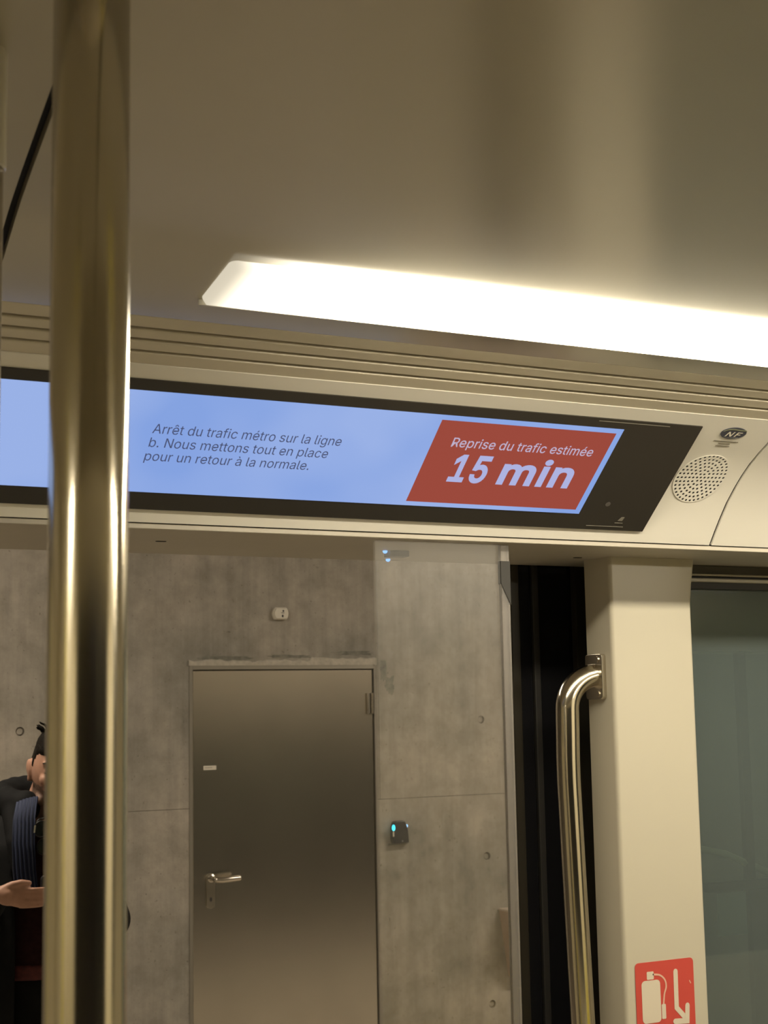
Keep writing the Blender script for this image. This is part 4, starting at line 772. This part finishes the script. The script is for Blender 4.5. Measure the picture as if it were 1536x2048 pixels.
def bm_ball(bm, c, r, sub=2):
    r = r if isinstance(r, (tuple, list)) else (r, r, r)
    mt = Matrix.Translation(Vector(c)) @ Matrix.Diagonal((*r, 1))
    bmesh.ops.create_icosphere(bm, subdivisions=sub, radius=1.0, matrix=mt)

def bm_limb(bm, pts, rads, seg=16):
    bm_tube(bm, pts, rads, seg)
    for p, r in zip(pts, rads): bm_ball(bm, p, r*0.998)

def bm_loft(bm, rings, seg=32, a0=0.0, a1=2*PI, cap=True):
    full = abs(a1-a0-2*PI) < 1e-6; R = []
    for cx, cy, cz, rx, ry in rings:
        n = seg if full else seg+1
        R.append([bm.verts.new((cx + rx*math.sin(a0+(a1-a0)*k/seg), cy - ry*math.cos(a0+(a1-a0)*k/seg), cz)) for k in range(n)])
    for p, q in zip(R, R[1:]):
        for k in range(seg if full else seg):
            j = (k+1) % len(p)
            bm.faces.new([p[k], p[j], q[j], q[k]])
    if full and cap: bm.faces.new(R[0][::-1]); bm.faces.new(R[-1])

def remesh(name, bm, voxel, m, parent, smooth_it=4, solid=0.0):
    bmesh.ops.recalc_face_normals(bm, faces=bm.faces)
    me = bpy.data.meshes.new(name); bm.to_mesh(me); bm.free()
    for v in me.vertices: v.co += Vector((PX, PY, 0))
    o = bpy.data.objects.new(name, me); C.objects.link(o)
    if solid:
        sm = o.modifiers.new('s', 'SOLIDIFY'); sm.thickness = solid; sm.offset = 1.0
    if voxel:
        r = o.modifiers.new('r', 'REMESH'); r.mode = 'VOXEL'; r.voxel_size = voxel
    if smooth_it:
        t = o.modifiers.new('t', 'SMOOTH'); t.factor = 0.5; t.iterations = smooth_it
    dg = bpy.context.evaluated_depsgraph_get(); dg.update()
    me2 = bpy.data.meshes.new_from_object(o.evaluated_get(dg)); bpy.data.objects.remove(o)
    return link(name, me2, m, parent, smooth=True)

person = empty('person', (PX, PY, 0)); tag(person, 'person in dark jacket and blue striped scarf looking down at a phone', 'person')
HT = Matrix.Translation((0.016, -0.045, 1.640)) @ Matrix.Rotation(math.radians(13), 4, 'X') @ Matrix.Rotation(math.radians(-9), 4, 'Z')

def head_shape(nx, ny, nz, k=1.0):
    x, y, z = 0.0735*nx*k, 0.095*ny*k, 0.116*nz*k
    t = max(0.0, -nz)
    x *= 1 - 0.30*t**1.4
    if ny < 0: y *= 1 - 0.06*t
    else: y *= 1 - 0.42*t
    return Vector((x, y, z))

hb = bmesh.new()
bmesh.ops.create_uvsphere(hb, u_segments=48, v_segments=32, radius=1.0)
for v in hb.verts: v.co = head_shape(*v.co)
def Hb(c, r, sub=2): bm_ball(hb, c, r, sub)
bm_tube(hb, [(0, -0.086, 0.028), (0, -0.101, 0.004), (0, -0.113, -0.020), (0, -0.106, -0.030)], [0.008, 0.009, 0.0115, 0.009], 12)
for s in (-1, 1):
    Hb((s*0.0125, -0.099, -0.024), (0.0075, 0.009, 0.0075))
    Hb((s*0.034, -0.071, -0.010), (0.024, 0.020, 0.020)); Hb((s*0.031, -0.0775, 0.016), (0.0145, 0.0110, 0.0095))
    bm_tube(hb, [(s*0.010, -0.090, 0.036), (s*0.028, -0.0885, 0.040), (s*0.050, -0.072, 0.034)], [0.008, 0.0085, 0.006], 10)
    Hb((s*0.0755, 0.008, 0.000), (0.008, 0.019, 0.031)); Hb((s*0.0810, 0.016, 0.006), (0.006, 0.014, 0.022)); Hb((s*0.0765, 0.004, -0.026), (0.007, 0.009, 0.010))
    Hb((s*0.046, -0.030, -0.074), (0.016, 0.03, 0.02))
bm_tube(hb, [(-0.024, -0.083, -0.0535), (-0.008, -0.0955, -0.0505), (0, -0.0965, -0.052), (0.008, -0.0955, -0.0505), (0.024, -0.083, -0.0535)], [0.003, 0.0052, 0.005, 0.0052, 0.003], 10)
bm_tube(hb, [(-0.022, -0.082, -0.0590), (-0.008, -0.0935, -0.0630), (0.008, -0.0935, -0.0630), (0.022, -0.082, -0.0590)], [0.003, 0.006, 0.006, 0.003], 10)
Hb((0, -0.078, -0.096), (0.025, 0.018, 0.018))
for v in hb.verts: v.co = HT @ v.co
# neck, trunk, limbs and hands continue the same surface
bm_limb(hb, [(0, 0.020, 1.44), (0, 0.012, 1.52), (0, -0.010, 1.58)], [0.068, 0.058, 0.054])
bm_loft(hb, [(0, 0.01, 0.86, 0.145, 0.10), (0, 0, 0.95, 0.16, 0.11), (0, 0, 1.10, 0.145, 0.10), (0, 0, 1.32, 0.165, 0.11), (0, 0.01, 1.43, 0.16, 0.085), (0, 0.015, 1.48, 0.10, 0.06)])
def hand(bm, s, ox):
    def T(x, y, z): return (ox + s*(x-ox), y, 1.334 + (z-1.334)*0.76)
    # wrist and palm
    bm_limb(bm, [T(-0.225, -0.262, 1.330), T(-0.205, -0.295, 1.338), T(-0.185, -0.312, 1.336)], [0.023, 0.023, 0.020])
    bm_ball(bm, T(-0.180, -0.314, 1.334), (0.034, 0.014, 0.028)); bm_ball(bm, T(-0.160, -0.318, 1.326), (0.026, 0.011, 0.026))
    for i, (z, ln, r) in enumerate(((1.3500, 0.074, 0.0076), (1.3310, 0.082, 0.0080), (1.3125, 0.076, 0.0076), (1.2955, 0.060, 0.0068))):
        x0 = -0.150
        bm_limb(bm, [T(x0, -0.319, z), T(x0+ln*0.45, -0.3225, z-0.001), T(x0+ln*0.78, -0.319, z-0.002), T(x0+ln, -0.3115, z-0.002)], [r*0.90, r*0.84, r*0.80, r*0.70], 12)
    bm_limb(bm, [T(-0.198, -0.308, 1.350), T(-0.172, -0.316, 1.368), T(-0.148, -0.316, 1.3735), T(-0.126, -0.311, 1.3700)], [0.0125, 0.0104, 0.0094, 0.0076], 12)
for s, ox in ((1, 0.0), (-1, -0.060)):
    hand(hb, s, ox)
for s in (-1, 1):
    wr = (-0.225, -0.262, 1.330) if s < 0 else (0.095, -0.262, 1.330)
    ex = 0.225 if s < 0 else 0.165
    bm_limb(hb, [(s*0.150, 0.01, 1.430), (s*ex, 0.01, 1.19), wr], [0.052, 0.040, 0.027])
    bm_limb(hb, [(s*0.085, 0, 0.90), (s*0.095, -0.01, 0.50), (s*0.10, 0.02, 0.09)], [0.080, 0.055, 0.042])
    bm_limb(hb, [(s*0.10, 0.03, 0.06), (s*0.105, -0.13, 0.045)], [0.040, 0.032])
bodyo = remesh('body', hb, 0.0040, SKIN, person, 3)
bodyo.data.materials.append(STUB); bodyo.data.materials.append(LIPS)
HI = HT.inverted()
for p in bodyo.data.polygons:
    q = HI @ (p.center - Vector((PX, PY, 0)))
    if -0.130 < q.z < -0.030 and q.y < 0.0:
        if q.z < -0.036 - 0.030*max(0, (abs(q.x)-0.0)/0.07)*(-1 if abs(q.x) > 0.045 else 0.4) or q.z < -0.06: p.material_index = 1
        if -0.0675 < q.z < -0.0470 and abs(q.x) < 0.022 and q.y < -0.088: p.material_index = 2
# eyebrows and lashes
for s in (-1, 1):
    for nm, pts, r in (('eyebrow', [(s*0.012, -0.0985, 0.040), (s*0.030, -0.0975, 0.0455), (s*0.050, -0.079, 0.038)], [0.003, 0.0042, 0.002]), ('eyelash', [(s*0.018, -0.0865, 0.0115), (s*0.031, -0.0895, 0.0090), (s*0.044, -0.0815, 0.0120)], [0.0012, 0.0016, 0.0012])):
        bm = bmesh.new(); bm_tube(bm, [HT @ Vector(p) for p in pts], r, 8); remesh(nm, bm, 0, HAIR, person, 0)
# hair
bm = bmesh.new(); bmesh.ops.create_uvsphere(bm, u_segments=64, v_segments=48, radius=1.0)
def sstep(a, b, x): t = min(1, max(0, (x-a)/(b-a))); return t*t*(3-2*t)
for v in bm.verts:
    nx, ny, nz = v.co
    hl = 0.46 + (-0.12-0.46)*sstep(-0.40, -0.06, ny) + (-0.45+0.12)*sstep(0.1, 0.5, ny)
    f = sstep(hl-0.06, hl+0.05, nz)
    k = 0.90 + f*(0.128 + 0.105*sstep(0.35, 0.95, nz) + 0.035*noise.noise(V(nx*7, ny*7, nz*7)) + 0.02*noise.noise(V(nx*19, ny*19, nz*19)))
    v.co = HT @ head_shape(nx, ny, nz, k)
hair = remesh('hair', bm, 0, HAIR, person, 0)
for i in range(26):
    a = random.uniform(0, 2*PI); rr = random.uniform(0.1, 0.75); nx, ny = rr*math.cos(a), rr*math.sin(a)*0.9 - 0.1; nz = math.sqrt(max(0.05, 1-nx*nx-ny*ny))
    p = head_shape(nx, ny, nz, 1.09); d = Vector((random.uniform(-1, 1), random.uniform(-1, 1), 0.6))*0.012
    bm = bmesh.new(); bm_tube(bm, [HT @ p, HT @ (p*1.05 + d*0.7), HT @ (p*1.07 + d*1.6 - Vector((0, 0, 0.004))), HT @ (p*1.035 + d*2.1)], [0.004, 0.0035, 0.003, 0.0015], 6)
    remesh('curl', bm, 0, HAIR, hair, 0)
# sweater with its red hem
bm = bmesh.new()
bm_loft(bm, [(0, 0, 1.085, 0.172, 0.124), (0, 0, 1.10, 0.176, 0.130), (0, 0, 1.16, 0.172, 0.126), (0, 0, 1.30, 0.182, 0.130), (0, 0.005, 1.42, 0.178, 0.106), (0, 0.012, 1.475, 0.115, 0.078), (0, 0.012, 1.50, 0.078, 0.072)])
remesh('sweater', bm, 0.008, SWEA, person, 5)
bm = bmesh.new(); bm_loft(bm, [(0, 0, 1.080, 0.174, 0.128), (0, 0, 1.084, 0.181, 0.136), (0, 0, 1.118, 0.181, 0.136), (0, 0, 1.122, 0.174, 0.128)])
remesh('sweater_hem', bm, 0.006, mat('hem_red', (0.075, 0.014, 0.013), 0.8, var=0.3, var_scale=60), person, 3)
# trousers and shoes
bm = bmesh.new()
bm_loft(bm, [(0, 0.005, 0.84, 0.150, 0.115), (0, 0, 0.92, 0.172, 0.124), (0, 0, 1.09, 0.166, 0.118)])
for s in (-1, 1): bm_limb(bm, [(s*0.088, 0, 0.88), (s*0.095, -0.010, 0.50), (s*0.10, 0.015, 0.10)], [0.092, 0.070, 0.060])
remesh('trousers', bm, 0.010, TROU, person, 5)
for s in (-1, 1):
    bm = bmesh.new(); bm_limb(bm, [(s*0.10, 0.045, 0.052), (s*0.102, -0.05, 0.050), (s*0.107, -0.155, 0.042)], [0.046, 0.048, 0.038]); bm_box(bm, (s*0.10-0.042, -0.17, 0.0), (s*0.10+0.050, 0.085, 0.03))
    remesh('shoe', bm, 0.006, mat('shoe_black', (0.012, 0.011, 0.010), 0.5), person, 3)
# jacket: open shell, sleeves and a bulky hood
bm = bmesh.new()
ga = 0.62
bm_loft(bm, [(0, 0.005, 0.82, 0.200, 0.165), (0, 0.005, 0.95, 0.198, 0.165), (0, 0, 1.15, 0.195, 0.158), (0, 0, 1.32, 0.200, 0.155), (0, 0.005, 1.43, 0.190, 0.130), (0, 0.012, 1.49, 0.150, 0.105), (0, 0.02, 1.53, 0.105, 0.092)], 40, ga, 2*PI-ga)
bmesh.ops.recalc_face_normals(bm, faces=bm.faces)
bmesh.ops.solidify(bm, geom=bm.faces[:], thickness=-0.020)
for s in (-1, 1):
    wr = (-0.205, -0.235, 1.318) if s < 0 else (0.098, -0.235, 1.318)
    ex = 0.0 if s < 0 else 0.062
    bm_limb(bm, [(s*(0.170-ex*0.4), 0.01, 1.440), (s*(0.215-ex), 0.012, 1.33), (s*(0.240-ex), 0.005, 1.20), (s*(0.232-ex), -0.06, 1.215), wr], [0.074, 0.066, 0.060, 0.056, 0.043])
remesh('jacket', bm, 0.009, JACK, person, 4)
bm = bmesh.new()
for k in range(17):
    a = -PI*0.78 + 2*PI*0.78*k/16
    bm_ball(bm, (0.118*math.sin(a), 0.035 + 0.095*math.cos(a), 1.555 + 0.020*math.cos(a) + 0.006*noise.noise(V(k*1.3, 0, 0))), (0.046, 0.046, 0.050))
bm_limb(bm, [(0.0, 0.13, 1.52), (0.0, 0.15, 1.43)], [0.085, 0.055])
for s in (-1, 1): bm_limb(bm, [(s*0.105, -0.035, 1.53), (s*0.120, -0.115, 1.45), (s*0.112, -0.150, 1.34)], [0.034, 0.022, 0.014])
remesh('hood', bm, 0.007, JACK, person, 4)
# scarf
def scarf_mat():
    m = bpy.data.materials.new('scarf_blue'); m.use_nodes = True; nt = m.node_tree; L = nt.links.new; b = nt.nodes['Principled BSDF']
    b.inputs['Roughness'].default_value = 0.85
    uv = nt.nodes.new('ShaderNodeAttribute'); uv.attribute_name = 'across'
    w_ = nt.nodes.new('ShaderNodeMath'); w_.operation = 'SINE'; mu = nt.nodes.new('ShaderNodeMath'); mu.operation = 'MULTIPLY'; mu.inputs[1].default_value = 2*PI*6
    r = nt.nodes.new('ShaderNodeValToRGB'); r.color_ramp.elements[0].position = 0.3; r.color_ramp.elements[1].position = 0.95
    r.color_ramp.elements[0].color = (0.009, 0.016, 0.046, 1); r.color_ramp.elements[1].color = (0.050, 0.064, 0.110, 1)
    L(uv.outputs['Fac'], mu.inputs[0]); L(mu.outputs[0], w_.inputs[0]); L(w_.outputs[0], r.inputs[0]); L(r.outputs[0], b.inputs['Base Color'])
    return m
SCARF = scarf_mat()
def scarf_strip(name, path, wid, parent):
    bm = bmesh.new(); lay = bm.verts.layers.float.new('across'); n = 48; rows = []
    for c, wv, nv in path:
        c, wv, nv = Vector(c), Vector(wv).normalized(), Vector(nv).normalized(); row = []
        for side in (1, -1):
            for k in range(n+1):
                t = k/n if side == 1 else 1-k/n
                hh = (0.0075 + 0.0035*math.cos(2*PI*6*t))*side - 0.010*(2*t-1)**2
                v = bm.verts.new(c + wv*(t-0.5)*wid + nv*hh); v[lay] = t; row.append(v)
        rows.append(row)
    for p, q in zip(rows, rows[1:]):
        for k in range(len(p)): bm.faces.new([p[k], p[(k+1) % len(p)], q[(k+1) % len(p)], q[k]])
    bm.faces.new(rows[0]); bm.faces.new(rows[-1][::-1])
    return remesh(name, bm, 0, SCARF, parent, 0)
scarf = scarf_strip('scarf', [((-0.080, -0.085, 1.565), (1, -0.5, 0.3), (-0.4, -1, 0.3)), ((-0.100, -0.138, 1.515), (1, -0.3, 0.12), (-0.3, -1, 0.2)), ((-0.108, -0.168, 1.45), (1, -0.2, 0), (-0.2, -1, 0)), ((-0.106, -0.178, 1.38), (1, -0.15, 0), (-0.15, -1, 0)), ((-0.100, -0.182, 1.32), (1, -0.1, 0), (-0.1, -1, 0)), ((-0.096, -0.184, 1.285), (1, -0.1, 0), (-0.1, -1, 0))], 0.060, person)
scarf_strip('scarf_end', [((0.070, -0.085, 1.565), (1, 0.5, -0.3), (0.4, -1, 0.3)), ((0.084, -0.135, 1.515), (1, 0.3, -0.12), (0.3, -1, 0.2)), ((0.086, -0.168, 1.45), (1, 0.2, 0), (0.2, -1, 0)), ((0.074, -0.180, 1.33), (1, 0.1, 0), (0.1, -1, 0)), ((0.066, -0.186, 1.24), (1, 0.1, 0), (0.1, -1, 0))], 0.085, scarf)
loop = []
for k in range(25):
    a = -2.35 + 4.7*k/24
    loop.append(((0.088*math.sin(a), 0.015 + 0.078*math.cos(a), 1.522 + 0.012*math.cos(a)), (0.25*math.sin(a), 0.25*math.cos(a), 1), (math.sin(a), math.cos(a), 0)))
scarf_strip('scarf_loop', loop, 0.052, scarf)
# eyeglasses hooked on the sweater
eg = empty('eyeglasses', (PX-0.055, PY-0.15, 1.44)); tag(eg, 'dark glasses hanging on the chest of the person at left', 'eyeglasses')
FRMB = mat('glasses_frame', (0.01, 0.01, 0.01), 0.2)
for i, (cx, cz) in enumerate(((-0.058, 1.486), (-0.050, 1.440))):
    pts = [(PX + cx + 0.020*math.cos(2*PI*k/24), PY - 0.160 - 0.004*math.sin(2*PI*k/24), cz + 0.022*math.sin(2*PI*k/24)) for k in range(25)]
    tube('rim', pts, 0.0022, FRMB, eg, 8)
    lathe('lens', [(0.019, 0.0), (0.019, 0.0012)], (PX+cx, PY-0.159, cz), (0, -1, 0), BLACKGL, eg, 24)
tube('temple', [(PX-0.073, PY-0.160, 1.504), (PX-0.063, PY-0.155, 1.513), (PX-0.040, PY-0.145, 1.518)], 0.0022, FRMB, eg, 8)
plate('painted_glint', [(-0.0805, 1.478), (-0.0765, 1.478), (-0.0745, 1.498), (-0.0785, 1.498)], (V(PX, PY-0.168, 0), V(1, 0, 0), V(0, 0, 1), V(0, -1, 0)), 0.002, mat('glint_white', (0.9, 0.88, 0.8), 0.25, metal=0.6), eg)  # bright plate painted in for the glint on the glasses
# phone in the hands
ph = empty('phone', (PX-0.018, PY-0.303, 1.345)); tag(ph, 'dark phone held sideways in the hands of the person at left', 'phone')
FRH = (V(PX-0.018, PY-0.3075, 1.340), V(1, 0, 0), V(0, 0, 1), V(0, -1, 0))
plate('case', rrect(-0.076, -0.037, 0.076, 0.037, 0.009), FRH, 0.009, BLACKP, ph, bevel=0.002)
plate('camera_bump', rrect(0.040, 0.004, 0.066, 0.030, 0.006), FRH, 0.002, BLACKGL, ph, h=0.0018)
plate('screen', rrect(-0.072, -0.033, 0.072, 0.033, 0.006), FRH, 0.0004, BLACKGL, ph, h=-0.009)
